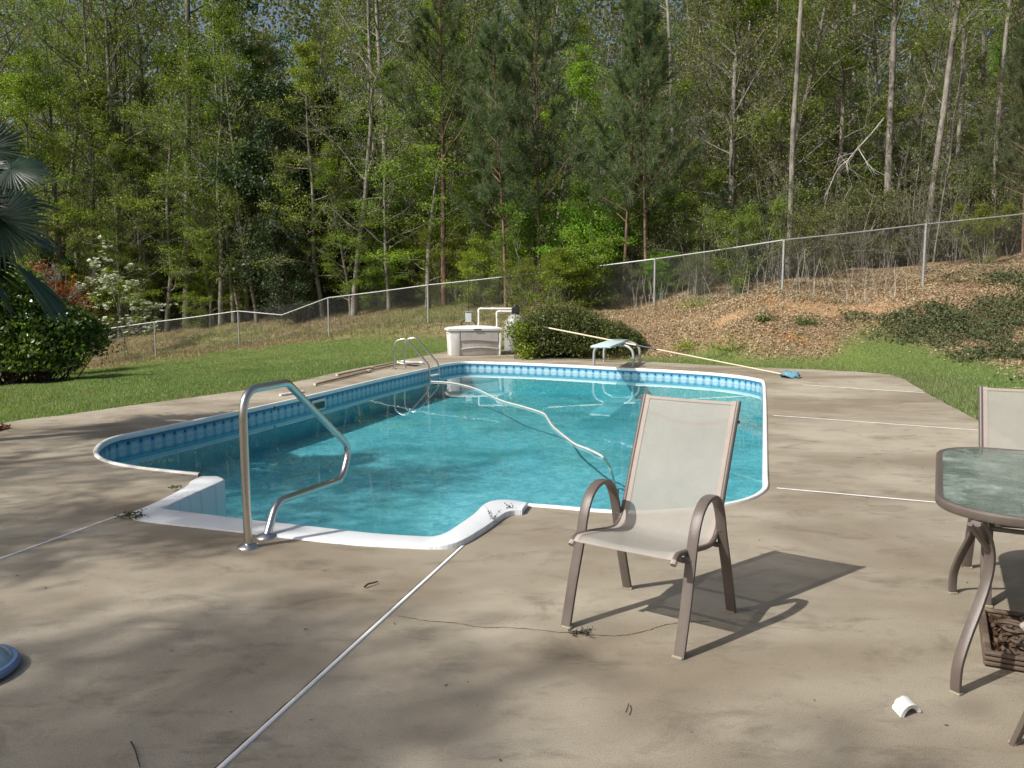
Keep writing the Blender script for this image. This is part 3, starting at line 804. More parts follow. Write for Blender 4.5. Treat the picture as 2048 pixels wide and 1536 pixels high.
    for s in (-1, 1):
        mb = MB(); e = path[0]; mb.tube([(s * .258, e.y + .004, e.z + .003), (s * .258, e.y - .012, e.z - .012)], .0155, 8); mb.build('end_cap', M['hem'], t)
    return t
chair = make_chair()
chair.location = (.683, 3.889, 0); chair.rotation_euler = (0, 0, math.radians(-34.9))
c2 = copy_tree(chair); c2['label'] = 'brown-framed sling patio chair tucked behind the glass table, its tall back showing'
c2.rotation_euler = (0, 0, math.radians(-34.9 + 13.8))
_a = math.radians(-34.9 + 13.8); _rl = Vector((-.285 * math.cos(_a) - .325 * math.sin(_a), -.285 * math.sin(_a) + .325 * math.cos(_a), 0))
c2.location = Vector((2.671, 4.661, 0)) - _rl
c3 = copy_tree(chair); c3['label'] = 'brown patio chair nearest the camera by the table, only one slanting leg in view'
_a = math.radians(213); _fr = Vector((.285 * math.cos(_a) + .325 * math.sin(_a), .285 * math.sin(_a) - .325 * math.cos(_a), 0))
c3.rotation_euler = (0, 0, _a); c3.location = Vector((1.80, 2.775, 0)) - _fr
for o in (chair, c2, c3): o['group'] = 'brown sling patio chairs'

# ------------------------------------------------------------------ glass-topped patio table
TC = Vector((2.42, 3.50, 0)); ta = Vector((.46, .888, 0)).normalized(); tb = Vector((.888, -.46, 0)).normalized()
tab = thing('patio_table', 'patio table with mottled glass top and curved brown legs', 'table', tuple(TC))
def rrect(hx, hy, r, n=8, bow=.0):
    out_ = []
    for sx_, sy_, a0_ in ((1, 1, 0), (-1, 1, 90), (-1, -1, 180), (1, -1, 270)):
        for k in range(n + 1):
            a = math.radians(a0_ + 90 * k / n); out_.append((sx_ * (hx - r) + r * math.cos(a), sy_ * (hy - r) + r * math.sin(a)))
    return out_
def tabp(u_, v_, z_): return TC + ta * u_ + tb * v_ + Vector((0, 0, z_))
HX, HY = .82, .53
TO = .27
rim = [tabp(a + TO, b_ + .02, .715) for a, b_ in rrect(HX, HY, .30, 14)]
mb = MB(); sec = [(-.004, -.016), (.004, -.024), (.024, -.024), (.030, -.016), (.030, .008), (.022, .016), (.004, .016), (-.004, .010)]
P = []; nr = len(rim)
for i in range(nr):
    t = (rim[(i + 1) % nr] - rim[i - 1]); t.normalize(); nrm = Vector((t.y, -t.x, 0))
    if nrm.dot(rim[i] - tabp(TO, 0, .715)) < 0: nrm = -nrm
    P.append([tuple(rim[i] + nrm * (a - .030) + Vector((0, 0, z_))) for a, z_ in sec + sec[:1]])
mb.grid(P, close_u=True); mb.build('rim', M['frame'], tab)
m, nt, out = newmat('table_glass')
b = N(nt, 'BsdfPrincipled'); b.inputs['Roughness'].default_value = .12; b.inputs['Specular IOR Level'].default_value = .6
v = objvec(nt, (1, 1, 1), rot=(0, 0, .9)); n1 = noise(nt, 4, 9, .8, v, .25); n2 = noise(nt, 60, 4, .7, v)
c = ramp(nt, [(.34, (.10, .14, .12)), (.5, (.18, .23, .195)), (.68, (.38, .42, .38))], n1.outputs['Fac']).outputs[0]
nt.links.new(c, b.inputs['Base Color'])
nt.links.new(ramp(nt, [(.4, (.1,) * 3), (.6, (.5,) * 3)], n1.outputs['Fac']).outputs[0], b.inputs['Roughness'])
bp = N(nt, 'Bump'); bp.inputs['Strength'].default_value = .3; bp.inputs['Distance'].default_value = .002; nt.links.new(n2.outputs['Fac'], bp.inputs['Height']); nt.links.new(bp.outputs[0], b.inputs['Normal'])
tp = N(nt, 'BsdfTransparent'); tp.inputs['Color'].default_value = (.75, .9, .82, 1); mx = N(nt, 'MixShader')
nt.links.new(ramp(nt, [(.4, (.28,) * 3), (.65, (.06,) * 3)], n1.outputs['Fac']).outputs[0], mx.inputs[0])
nt.links.new(b.outputs[0], mx.inputs[1]); nt.links.new(tp.outputs[0], mx.inputs[2]); nt.links.new(mx.outputs[0], out.inputs['Surface'])
M['glass_top'] = m
gl_ = [Vector((p.x, p.y, 0)) for p in rim]
ins_ = [tabp(TO, .02, 0) + (p - tabp(TO, .02, 0)) * .965 for p in gl_]
mb = MB(); k = len(ins_); V = [(p.x, p.y, .727) for p in ins_] + [(p.x, p.y, .721) for p in ins_]
mb.add(V, [np.arange(k)[None], (np.arange(k)[::-1] + k)[None]]); q = np.array([(i, (i + 1) % k, (i + 1) % k + k, i + k) for i in range(k)])[:, ::-1]
mb.add(V, [q]); mb.build('glass_top', M['glass_top'], tab, smooth=False)
feet = [Vector((1.785, 3.139, 0)), Vector((2.36, 4.242, 0))]
feet += [TC * 2 - f for f in feet]
for fp in feet:
    d = (TC - fp); d.normalize(); perp = Vector((-d.y, d.x, 0))
    sp = [(0, 0), (-.005, .06), (.004, .13), (.05, .23), (.115, .34), (.165, .45), (.175, .54), (.145, .62), (.10, .672), (.06, .692)]
    P_ = smooth_path([tuple(fp + d * s_ + Vector((0, 0, z_))) for s_, z_ in sp], 5)
    mb = MB(); mb.tube(P_, .01, 10, up=tuple(perp), flat=(.0215, .011)); mb.build('leg', M['frame'], tab)
    mb = MB(); mb.box((fp.x, fp.y, .005), (.045, .03, .011), rz=math.atan2(perp.y, perp.x)); mb.build('foot_cap', M['foot'], tab, bevel=.003)
    top_ = fp + d * .17 + Vector((0, 0, .56)); e_ = fp + d * .02 + Vector((0, 0, .695))
    mb = MB(); mb.tube([tuple(top_), tuple(e_)], .01, 8, up=tuple(perp), flat=(.012, .008)); mb.build('brace', M['frame'], tab)
for a_, b_ in ((0, 1), (2, 3), (0, 3), (1, 2)):
    p, q = feet[a_], feet[b_]; p = p + (TC - p).normalized() * .17; q = q + (TC - q).normalized() * .17
    mb = MB(); mb.tube([(p.x, p.y, .655), (q.x, q.y, .655)], .010, 8); mb.build('apron_bar', M['frame'], tab)

# ------------------------------------------------------------------ umbrella stand under the table
us = thing('umbrella_stand', 'rusty square umbrella stand with scrolled ironwork filled with leaves under the table', 'umbrella stand', tuple(TC))
M['rust'] = simple('rusty_iron', (.10, .07, .05), .8, var=.3, scale=14, bump=.6, bscale=60, dirt=(.22, .17, .11), dirt_amt=.7)
ub = .275; ra = math.atan2(ta.y, ta.x)
def ubp(u_, v_, z_): return TC + ta * u_ + tb * v_ + Vector((0, 0, z_))
for a_, b_, L_, vert in ((-ub, 0, 2 * ub, 0), (ub, 0, 2 * ub, 0), (0, -ub, 2 * ub, 1), (0, ub, 2 * ub, 1)):
    for kz in range(3):
        c_ = ubp(a_, b_, .018 + kz * .022); mb = MB(); mb.box(tuple(c_), (.03 if not vert else L_ - .03, L_ + .03 if not vert else .03, .018), rz=ra); mb.build('side_rail', M['rust'], us, bevel=.006)
mb = MB(); mb.box(tuple(ubp(0, 0, .012)), (2 * ub - .04, 2 * ub - .04, .016), rz=ra); mb.build('tray', M['rust'], us)
rr = random.Random(8)
for i in range(12):
    a = i * math.pi / 6; cx_, cy_ = .17 * math.cos(a), .17 * math.sin(a); P_ = []
    for k in range(20):
        th = k / 19 * 2.6 * math.pi; r_ = .075 * (1 - k / 24); P_.append(tuple(ubp(cx_ + r_ * math.cos(th + a), cy_ + r_ * math.sin(th + a), .078 + .01 * math.sin(i * 3))))
    mb = MB(); mb.tube(P_, .008, 6); mb.build('scroll', M['rust'], us)
mb = MB(); mb.tube([tuple(ubp(0, 0, .02)), tuple(ubp(0, 0, .36))], .028, 14); mb.build('pole_socket', M['frame'], us)
mb = MB(); mb.tube([tuple(ubp(0, 0, .3)), tuple(ubp(0, 0, .71))], .019, 12); mb.build('pole_stub', M['frame'], us)
def leaf_quads(C, sz, nrm=None, rs=None, aspect=.6, tilt=1.0, fold=False):
    """C: n x 3 centres; a diamond-shaped leaf each"""
    rs = rs or np.random.RandomState(1); n = len(C)
    d = rs.normal(size=(n, 3)); 
    if nrm is None: nv = rs.normal(size=(n, 3)) * tilt + np.array([0, 0, .6])
    else: nv = nrm + rs.normal(size=(n, 3)) * tilt
    nv /= np.linalg.norm(nv, axis=1)[:, None]
    u_ = np.cross(nv, d); u_ /= np.linalg.norm(u_, axis=1)[:, None] + 1e-9; v_ = np.cross(nv, u_)
    s_ = (sz * rs.uniform(.65, 1.3, n))[:, None] if np.isscalar(sz) else sz[:, None]
    V = np.stack([C - u_ * s_ * .5, C + v_ * s_ * .5 * aspect - u_ * s_ * .05, C + u_ * s_ * .5, C - v_ * s_ * .5 * aspect - u_ * s_ * .05], 1).reshape(-1, 3)
    F = np.arange(4 * n).reshape(n, 4)
    return V, F
rs = np.random.RandomState(4)
C_ = np.array([tuple(ubp(a, b_, z_)) for a, b_, z_ in zip(rs.uniform(-.25, .25, 500), rs.uniform(-.25, .25, 500), rs.uniform(.025, .06, 500))])
V, F = leaf_quads(C_, .035, rs=rs); mb = MB(); mb.add(V, [F]); o = mb.build('leaves', M['leaf_brown'], us, smooth=False); o['kind'] = 'stuff'

# ------------------------------------------------------------------ deck storage box
M['box_plastic'] = simple('box_plastic', (.47, .45, .43), .5, var=.05, bump=.1, bscale=200, dirt=(.30, .28, .25), dirt_amt=.35)
M['box_light'] = simple('box_trim_plastic', (.70, .69, .68), .5, var=.05, dirt=(.4, .38, .34), dirt_amt=.3)
bf0 = at(899, 712.2); bf1 = at(1005, 710.4)
bx = (bf1 - bf0); BW = bx.length; bx.normalize(); by = Vector((-bx.y, bx.x, 0)); BD = .62; BH = .71
box = thing('storage_box', 'pale grey plastic deck storage box standing beside the round shrub', 'storage box', tuple((bf0 + bf1) / 2 + by * BD / 2))
bc = (bf0 + bf1) / 2 + by * BD / 2; ba = math.atan2(bx.y, bx.x)
def bxp(u_, v_, z_): return bc + bx * u_ + by * v_ + Vector((0, 0, z_))
def taper_box(hx0, hy0, z0, hx1, hy1, z1):
    V = [tuple(bxp(sx_ * a, sy_ * b_, z_)) for a, b_, z_ in ((hx0, hy0, z0), (hx1, hy1, z1)) for sx_, sy_ in ((-1, -1), (1, -1), (1, 1), (-1, 1))]
    return V, [np.array([(3, 2, 1, 0), (4, 5, 6, 7), (0, 1, 5, 4), (1, 2, 6, 5), (2, 3, 7, 6), (3, 0, 4, 7)])]
mb = MB(); mb.add(*taper_box(BW / 2 - .06, BD / 2 - .03, .01, BW / 2 - .02, BD / 2 - .01, BH - .07)); body = mb.build('body', M['box_plastic'], box, smooth=False, bevel=.008)
for s in (-1, 1):      # corner uprights and end panels
    mb = MB(); x0 = s * (BW / 2 - .055); mb.add(*taper_box(.001, .001, 0, .001, .001, .001))
    V = [tuple(bxp(s * a, b_, z_)) for z_, e_ in ((0, 0), (BH - .08, .03)) for wp_ in (.27 if s < 0 else .085,) for a, b_ in ((BW / 2 - wp_, -BD / 2 - .006), (BW / 2 - .02 + e_ - .03 + .012, -BD / 2 - .006), (BW / 2 - .02 + e_ - .03 + .012, BD / 2 - .02), (BW / 2 - wp_, BD / 2 - .02))]
    mb = MB(); mb.add(V, [np.array([(3, 2, 1, 0), (4, 5, 6, 7), (0, 1, 5, 4), (1, 2, 6, 5), (2, 3, 7, 6), (3, 0, 4, 7)])]); mb.build('corner_post', M['box_light'], body, smooth=False, bevel=.01)
P = []
for i in range(17):       # arched rib across the front
    x = (-.29 + .71 * i / 16) * BW; z0 = .14 + .06 * math.cos((i / 8 - 1) * 1.3)
    P.append([tuple(bxp(x, -BD / 2 + .016 - z_ * .03, z_)) for z_ in (z0, z0 + .022)])
    P[-1] = [tuple(bxp(x, -BD / 2 + .03, z0 - .012)), tuple(bxp(x, -BD / 2 - .004, z0)), tuple(bxp(x, -BD / 2 - .004, z0 + .02)), tuple(bxp(x, -BD / 2 + .03, z0 + .032))]
MB().grid(P).build('rib', M['box_plastic'], body)
P = []
for i in range(17):       # curved panel above it, standing proud
    x = (-.29 + .71 * i / 16) * BW; z0 = .37 + .03 * math.cos((i / 8 - 1) * 1.7 + .6)
    P.append([tuple(bxp(x, -BD / 2 + .028, z0 - .008)), tuple(bxp(x, -BD / 2 - .010, z0)), tuple(bxp(x, -BD / 2 - .012, BH - .085)), tuple(bxp(x, -BD / 2 + .03, BH - .085))])
MB().grid(P).build('front_panel', M['box_plastic'], body)
mb = MB(); mb.add(*taper_box(BW / 2 + .035, BD / 2 + .03, BH - .075, BW / 2 + .045, BD / 2 + .035, BH - .02)); 
V = []; lid_r = []
P = []
for j in range(9):
    y = -(BD / 2 + .035) + (BD + .07) * j / 8; row = []
    for i in range(13):
        x = -(BW / 2 + .045) + (BW + .09) * i / 12; e_ = min(1, (1 - abs(2 * i / 12 - 1)) * 6) * min(1, (1 - abs(2 * j / 8 - 1)) * 4)
        row.append(tuple(bxp(x, y, BH - .02 + .022 * e_ ** .5 + .05 * (1 - (2 * i / 12 - 1) ** 2) * min(1, (1 - abs(2 * j / 8 - 1)) * 3))))
    P.append(row)
mb.grid(P); lid = mb.build('lid', M['box_light'], box, bevel=.008)
mb = MB(); mb.box(tuple(bxp(.03, -BD / 2 - .045, BH - .035)), (.20, .012, .022), rz=ba); mb.build('latch', M['dark_plastic'], lid)
mb = MB(); mb.box(tuple(bxp(-BW / 2 - .0, -.05, BH - .15)), (.02, .07, .02), rz=ba); mb.build('end_grip', M['dark_plastic'], body)

# ------------------------------------------------------------------ pool pump, filter tank, pipes, power box
M['pvc'] = simple('white_pvc', (.76, .75, .72), .35, var=.03)
M['tank'] = simple('filter_tank', (.28, .28, .285), .4, var=.08)
M['elec'] = simple('grey_metal_box', (.44, .46, .48), .45, metal=.2, var=.08)
YF = 22.6
ft = aty(1031, 690, YF); ft.z = terr1(ft.x, ft.y)
filt = thing('pool_filter', 'grey rounded sand filter tank half hidden behind the shrub', 'pool filter', tuple(ft))
zt = aty(1031, 627, YF).z; hT = zt - ft.z
mb = MB(); mb.lathe([(.0, 0), (.30, 0), (.31, .05), (.325, hT * .3), (.325, hT * .62), (.30, hT * .78), (.22, hT * .91), (.10, hT * .98), (.07, hT), (0, hT)], tuple(ft), 24); mb.build('tank', M['tank'], filt)
zv = aty(1034, 620, YF).z
mb = MB(); mb.box((ft.x, ft.y, zv), (.22, .2, .17)); mb.lathe([(0, -.14), (.11, -.14), (.11, -.08), (0, -.08)], (ft.x, ft.y, zv), 14); mb.lathe([(0, .14), (.06, .14), (.09, .085), (.0, .085)], (ft.x, ft.y, zv), 14); mb.build('valve', M['dark_plastic'], filt, bevel=.02)
mb = MB(); mb.tube([(ft.x + .1, ft.y, zv - .01), (ft.x + .34, ft.y - .03, zv + .0)], .012, 6); mb.build('valve_handle', M['dark_plastic'], filt)
pv = thing('pvc_pipes', 'white plastic pipes rising behind the storage box and turning into the filter valve', 'pipe', (aty(957, 650, YF).x, YF, ft.z))
for (x0, x1, yt) in ((957.5, 1028, 617.5), (994, 1028, 623)):
    a = aty(x0, yt, YF); b_ = aty(x1, yt, YF); g_ = terr1(a.x, a.y)
    mb = MB(); mb.tube(fillet([Vector((a.x, YF, g_)), Vector((a.x, YF, a.z)), Vector((b_.x - .0, YF, b_.z))], .05, 5), .03, 10); mb.build('pipe', M['pvc'], pv)
    mb = MB()
    mb.tube([(a.x, YF, a.z - .11), (a.x, YF, a.z - .03)], .037, 10); mb.tube([(a.x + .04, YF, a.z), (a.x + .11, YF, a.z)], .037, 10)
    mb.tube([(a.x, YF, a.z - .45), (a.x, YF, a.z - .37)], .037, 10)
    mb.build('elbow', M['pvc'], pv)
    if x0 < 970:
        mm = aty(982, yt, YF); mb = MB(); mb.tube([(mm.x, YF, mm.z), (mm.x + .09, YF, mm.z)], .038, 10); mb.build('union', M['pvc'], pv)
eb0 = aty(937.5, 634, YF); g_ = terr1(eb0.x, eb0.y)
eb = thing('power_box', 'small grey electrical box on a post behind the storage box', 'electrical box', (eb0.x, YF, g_))
mb = MB(); mb.box((eb0.x, YF, eb0.z), (.185, .11, .30)); bo = mb.build('box', M['elec'], eb, bevel=.008)
mb = MB(); mb.box((eb0.x, YF - .058, eb0.z - .01), (.155, .012, .26)); mb.build('cover', simple('cover_paint', (.55, .58, .60), .4, var=.05), bo, bevel=.004)
mb = MB(); mb.box((eb0.x, YF - .01, eb0.z + .155), (.21, .15, .015)); mb.build('hood', M['elec'], bo)
mb = MB(); mb.tube([(eb0.x, YF, g_), (eb0.x, YF, eb0.z - .14)], .022, 8); mb.build('conduit', M['elec'], eb)
for s in (-1, 1):
    mb = MB(); mb.tube(smooth_path([(eb0.x + s * .10, YF, eb0.z - .1), (eb0.x + s * .17, YF - .02, eb0.z - .12), (eb0.x + s * .20, YF - .03, eb0.z - .22), (eb0.x + s * .19, YF - .02, g_)], 5), .012, 6); mb.build('cable', M['dark_plastic'], eb)
rt_ = aty(937, 546, YF + .3)
mb = MB(); mb.tube([(rt_.x, YF + .3, g_), (rt_.x - .01, YF + .3, 1.2), (rt_.x, YF + .3, rt_.z)], [.014, .012, .008], 6)
o = mb.build('garden_stake', M['bark_dark'], None); tag(o, 'thin dark upright stake rising behind the electrical box', 'stake')
mb = MB(); mb.box(tuple(at(1020, 706.5) + Vector((0, .1, .03))), (.5, .35, .06), rz=-.1); o = mb.build('paving_block', simple('pale_concrete', (.5, .48, .43), .9, var=.1), None, bevel=.01); tag(o, 'pale concrete block lying at the foot of the filter tank', 'block')

# ------------------------------------------------------------------ diving board
M['board'] = simple('board_aqua', (.50, .62, .62), .55, var=.06, bump=.2, bscale=150, dirt=(.5, .55, .52), dirt_amt=.5)
hoopA = (at(1188, 730), at(1266, 734.5)); hoopB = (at(1208, 723.5), at(1279, 725.5))
db = thing('diving_board', 'short aqua diving board on two curved tubular stands at the far edge', 'diving board', tuple((hoopA[0] + hoopA[1]) / 2))
ca_ = (hoopA[0] + hoopA[1]) / 2; cb_ = (hoopB[0] + hoopB[1]) / 2
near = Vector((1.78, 16.45, 0)); bdir = (near - (ca_ + cb_) / 2); bdir.z = 0; bdir.normalize(); bside = Vector((-bdir.y, bdir.x, 0))
BZ = .50
for k, (hp) in enumerate((hoopA, hoopB)):
    c0 = (hp[0] + hp[1]) / 2; ax = (hp[1] - hp[0]).normalized(); hw = (hp[1] - hp[0]).length / 2
    P_ = [hp[0], hp[0] + Vector((0, 0, .28)), hp[0] + ax * .07 + Vector((0, 0, .40)), hp[0] + ax * .24 + Vector((0, 0, BZ - .035)), hp[1] - ax * .24 + Vector((0, 0, BZ - .035)), hp[1] - ax * .07 + Vector((0, 0, .40)), hp[1] + Vector((0, 0, .28)), hp[1]]
    mb = MB(); mb.tube(smooth_path(P_, 5), .030, 12); mb.build('stand', M['galv'], db)
    mb = MB(); mb.box(tuple(c0 + Vector((0, 0, BZ - .012))), (.46, .09, .02), rz=math.atan2(bside.y, bside.x)); mb.build('mount_plate', M['galv'], db)
BL = 2.35; b0 = near
Pb = [b0 + bside * .21, b0 - bside * .21, b0 - bside * .21 - bdir * BL, b0 + bside * .21 - bdir * BL]
mb = MB(); V = [(p.x, p.y, z_) for z_ in (BZ, BZ + .045) for p in Pb]
mb.add(V, [np.array([(3, 2, 1, 0), (4, 5, 6, 7), (0, 1, 5, 4), (1, 2, 6, 5), (2, 3, 7, 6), (3, 0, 4, 7)])]); bd = mb.build('board', M['board'], db, smooth=False, bevel=.014)
c_ = b0 - bdir * (BL - .25); mb = MB(); mb.box((c_.x, c_.y, BZ + .0485), (.40, .5, .006), rz=math.atan2(bside.y, bside.x)); mb.build('grip_pad', simple('grip', (.20, .30, .32), .9), bd)

# ------------------------------------------------------------------ hose, poles, small finds
M['hose'] = simple('hose_white', (.50, .49, .45), .45, var=.1, scale=30)
hp_ = [(862, 763), (905, 766), (950, 777), (1000, 800), (1045, 813), (1085, 826), (1096, 838), (1106, 853), (1130, 873), (1150, 888), (1175, 898), (1203, 912)]
hp_ = [at(a, b_, WZ + .012) for a, b_ in hp_] + [at(1216, 928, WZ - .10), at(1224, 948, WZ - .22), at(1229, 968, FZ + .06), at(1230, 990, FZ + .03), at(1226, 1003, FZ + .02)]
path = smooth_path(hp_, 10); rad = [.019 + .0022 * (i % 2) for i in range(len(path))]
P2 = []
for i in range(len(path) - 1): P2 += [path[i], path[i].lerp(path[i + 1], .5)]
rad = [.0125 + .0025 * (i % 2) for i in range(len(P2))]
mb = MB(); mb.tube(P2, rad, 10); o = mb.build('vacuum_hose', M['hose'], None); tag(o, 'white ribbed vacuum hose floating across the pool and sinking at one end', 'hose')

M['pole_cream'] = simple('pole_cream', (.62, .54, .38), .5, var=.08); M['wood_pole'] = simple('pole_tan', (.33, .24, .16), .6, var=.2); M['blue_net'] = simple('blue_brush', (.10, .25, .32), .7, var=.35, scale=30)
pa = at(1564, 748, .03); pb_ = aty(1098, 656, 19.4)
sk_ = thing('skimmer_pole', 'long cream telescopic pole with blue net head leaning on the round shrub', 'pole', tuple(pa))
mb = MB(); mb.tube([pa, pa.lerp(pb_, .5)], .013, 8); mb.build('pole_section', M['pole_cream'], sk_)
mb = MB(); mb.tube([pa.lerp(pb_, .57), pb_], .017, 8); mb.build('pole_section', M['pole_cream'], sk_)
mb = MB(); mb.tube([pa.lerp(pb_, .49), pa.lerp(pb_, .58)], .022, 8); mb.build('lock_collar', M['dark_plastic'], sk_)
mb = MB(); mb.tube([pb_, pb_ + (pb_ - pa).normalized() * .16], .021, 8); mb.build('handle_grip', M['dark_plastic'], sk_)
nh = MB(); c0 = at(1580, 750, .05); ring_ = []
for i in range(21):
    a = i / 20 * 2 * math.pi; ring_.append((c0.x + .17 * math.cos(a), c0.y + .22 * math.sin(a), .04 + .035 * math.sin(a * 2 + 1)))
nh.tube(ring_, .013, 8, caps=False); nh.build('net_frame', M['blue_net'], sk_)
P = []
for i in range(13):
    a = i / 12 * 2 * math.pi; P.append([(c0.x + r_ * .17 * math.cos(a), c0.y + r_ * .22 * math.sin(a), .05 + z_ + .02 * math.sin(a * 3 + r_ * 4)) for r_, z_ in ((1, 0), (.8, .05), (.5, .065), (.2, .03), (.02, .045))])
nh = MB(); nh.grid(P); nh.build('net', M['blue_net'], sk_)
def lying_pole(px, cat_label, w, mat_, col_at=.45, nm='telescopic_pole'):
    a, b_ = at(*px[0], .03), at(*px[1], .03)
    t = thing(nm, cat_label, 'pole', tuple(a))
    mb = MB(); mb.tube([a, a.lerp(b_, col_at)], w, 8); mb.build('pole_section', mat_, t)
    mb = MB(); mb.tube([a.lerp(b_, col_at + .02), b_], w * .8, 8); mb.build('pole_section', mat_, t)
    mb = MB(); mb.tube([a.lerp(b_, col_at - .01), a.lerp(b_, col_at + .03)], w * 1.5, 8); mb.build('lock_collar', M['pole_cream'], t)
    mb = MB(); mb.tube([a - (b_ - a).normalized() * .06, a + (b_ - a).normalized() * .02], w * 1.25, 8); mb.build('end_cap', M['pole_cream'], t)
    return t
lying_pole(((632, 768), (810, 724.5)), 'tan telescopic pole lying closest to the water beside the ladder', .021, M['wood_pole'], .52)
lying_pole(((676, 749.5), (800, 723)), 'tan telescopic pole lying along the lawn edge behind the other pole', .019, M['wood_pole'], .5)
hd = thing('net_head', 'folded white skimmer net lying on the deck behind the ladder', 'skimmer net', tuple(at(815, 724)))
P_ = [tuple(at(a, b_, .04)) for a, b_ in ((795, 722.5), (806, 722), (822, 724.5), (842, 724.5), (846, 726), (825, 727), (806, 727.5), (795, 724.5))]
mb = MB(); mb.tube(smooth_path(P_, 4), .018, 6); mb.build('net_rim', M['pvc'], hd)
V = [at(a, b_, .045 + .03 * (i % 2)) for i, (a, b_) in enumerate(((797, 722.5), (822, 723.5), (844, 725), (825, 726.5), (806, 726.7)))]
mb = MB(); mb.add([tuple(p) for p in V], [np.arange(5)[None]]); mb.build('net_mesh', simple('net_grey', (.35, .35, .36), .8), hd, smooth=False)
a_, b_ = at(560, 790, .02), at(608, 783, .02); mb = MB(); mb.box(tuple((a_ + b_) / 2), ((b_ - a_).length, .05, .03), rz=math.atan2((b_ - a_).y, (b_ - a_).x)); o = mb.build('white_slat', M['white_strip'], None, bevel=.004); tag(o, 'short white wooden slat lying on the deck beyond the grab rail', 'slat')
# broken curved piece of white coping on the deck
fc = at(1822, 1432); mb = MB(); P = []; r2_ = np.random.RandomState(2)
for i in range(15):
    a = math.radians(14 + 152 * i / 14); R1, R2 = .044, .030
    jag = r2_.uniform(-.006, .006)
    row = []
    for rr_, yy in ((R1, 0), (R1, .075 + jag), (R2, .072 + jag), (R2, .004)):
        row.append((fc.x + rr_ * math.cos(a) * 1.15, fc.y + yy + .02 * math.cos(a), max(.001, rr_ * math.sin(a) * 1.15 - .008)))
    row.append(row[0]); P.append(row)
mb.grid(P); mb.add(P[0][:4], [np.arange(4)[None]]); mb.add(P[-1][:4], [np.arange(4)[None]])
o = mb.build('plastic_shard', simple('broken_white', (.68, .68, .66), .5, var=.08, dirt=(.35, .32, .28), dirt_amt=.6, scale=30), None); tag(o, 'broken curved piece of white plastic lying on the concrete near the table leg', 'broken piece')
# blue rounded float at the picture's edge
bf = at(-86, 1352); fl = thing('pool_float', 'blue-grey rounded plastic float on the deck, cut by the photo edge', 'float', tuple(bf))
m, nt, out = newmat('float_blue'); b = N(nt, 'BsdfPrincipled'); b.inputs['Base Color'].default_value = (.16, .27, .38, 1); b.inputs['Roughness'].default_value = .25; b.inputs['Metallic'].default_value = .25
nn = noise(nt, 5, 3, .5, objvec(nt)); nt.links.new(ramp(nt, [(.3, (.20, .32, .44)), (.7, (.36, .50, .58))], nn.outputs['Fac']).outputs[0], b.inputs['Base Color']); nt.links.new(b.outputs[0], out.inputs['Surface'])
mb = MB(); mb.lathe([(0, .125), (.06, .122), (.12, .108), (.17, .08), (.195, .055), (.205, .042)], tuple(bf), 40); mb.build('dome', m, fl)
mb = MB(); mb.lathe([(.203, .045), (.222, .046), (.232, .036), (.232, .018), (.218, .008), (.19, .004), (0, .003)], tuple(bf), 40); mb.build('rim', simple('float_rim', (.10, .17, .29), .35), fl)
# twigs and weeds
def twig(px, r_, label, seed, bend=.01):
    rr_ = random.Random(seed); C_ = [at(a, b_, .008 + rr_.uniform(0, bend)) for a, b_ in px]
    mb = MB(); mb.tube(smooth_path(C_, 4), [r_ * (1 - .5 * i / (len(C_) * 4)) for i in range((len(C_) - 1) * 4 + 1)], 6); o = mb.build('twig', M['bark_dark'], None); tag(o, label, 'twig')
twig([(729, 1174), (736, 1168), (744, 1166), (755, 1163)], .006, 'curved brown twig on the deck left of the long white joint strip', 1)
twig([(1252, 1424), (1256, 1413), (1257, 1407)], .003, 'small reddish pine needle sliver on the foreground concrete', 2)
twig([(262, 1483), (270, 1500), (276, 1520), (280, 1534)], .003, 'thin curling stem on the shaded concrete at lower left', 4)
M['weed'] = leafmat('weed', (.03, .05, .015), (.06, .09, .02), (.12, .12, .05), trans=.2, cscale=20)
def weed(p, n, L, label, seed, spread=.06, mat_=None, up=.5):
    rs = np.random.RandomState(seed); mb = MB()
    for i in range(n):
        a = rs.uniform(0, 6.28); l = L * rs.uniform(.5, 1.2); d = np.array([math.cos(a), math.sin(a), up * rs.uniform(.2, 1.3)]); q = np.array(p) + np.r_[rs.uniform(-spread, spread, 2), .002]
        P_ = [q, q + d * l * .5, q + d * l * np.array([1, 1, .7]) + np.r_[rs.uniform(-.01, .01, 2), 0]]
        mb.tube(P_, [.0018, .0015, .0008], 3)
        C_ = np.array([P_[1] * (1 - t) + P_[2] * t for t in rs.uniform(-1, 1, 7)]) + rs.normal(size=(7, 3)) * .004; C_[:, 2] = np.maximum(C_[:, 2], .004)
        V, F = leaf_quads(C_, .014, rs=rs); mb.add(V, [F])
    o = mb.build('weed', mat_ or M['weed'], None, smooth=False); tag(o, label, 'weed')
weed(at(266, 1034, .01), 34, .085, 'green weed sprouting at the near left corner of the white steps', 1, .07)
weed(at(352, 976, .02), 12, .045, 'small dark weed in the crack along the side of the white steps', 2, .05)
weed(at(1022, 1022, .02), 6, .05, 'dry weed sprig at the tip of the curved white step edge', 3, .02, up=1.5)
weed(at(985, 1048, .01), 5, .06, 'thin grass sprig growing beside the curved white step edge', 4, .01, up=2)
weed(at(1162, 1267, .004), 14, .055, 'dead spidery weed flat on the crack beside the chair leg', 5, .03, M['bark_dark'], up=.3)
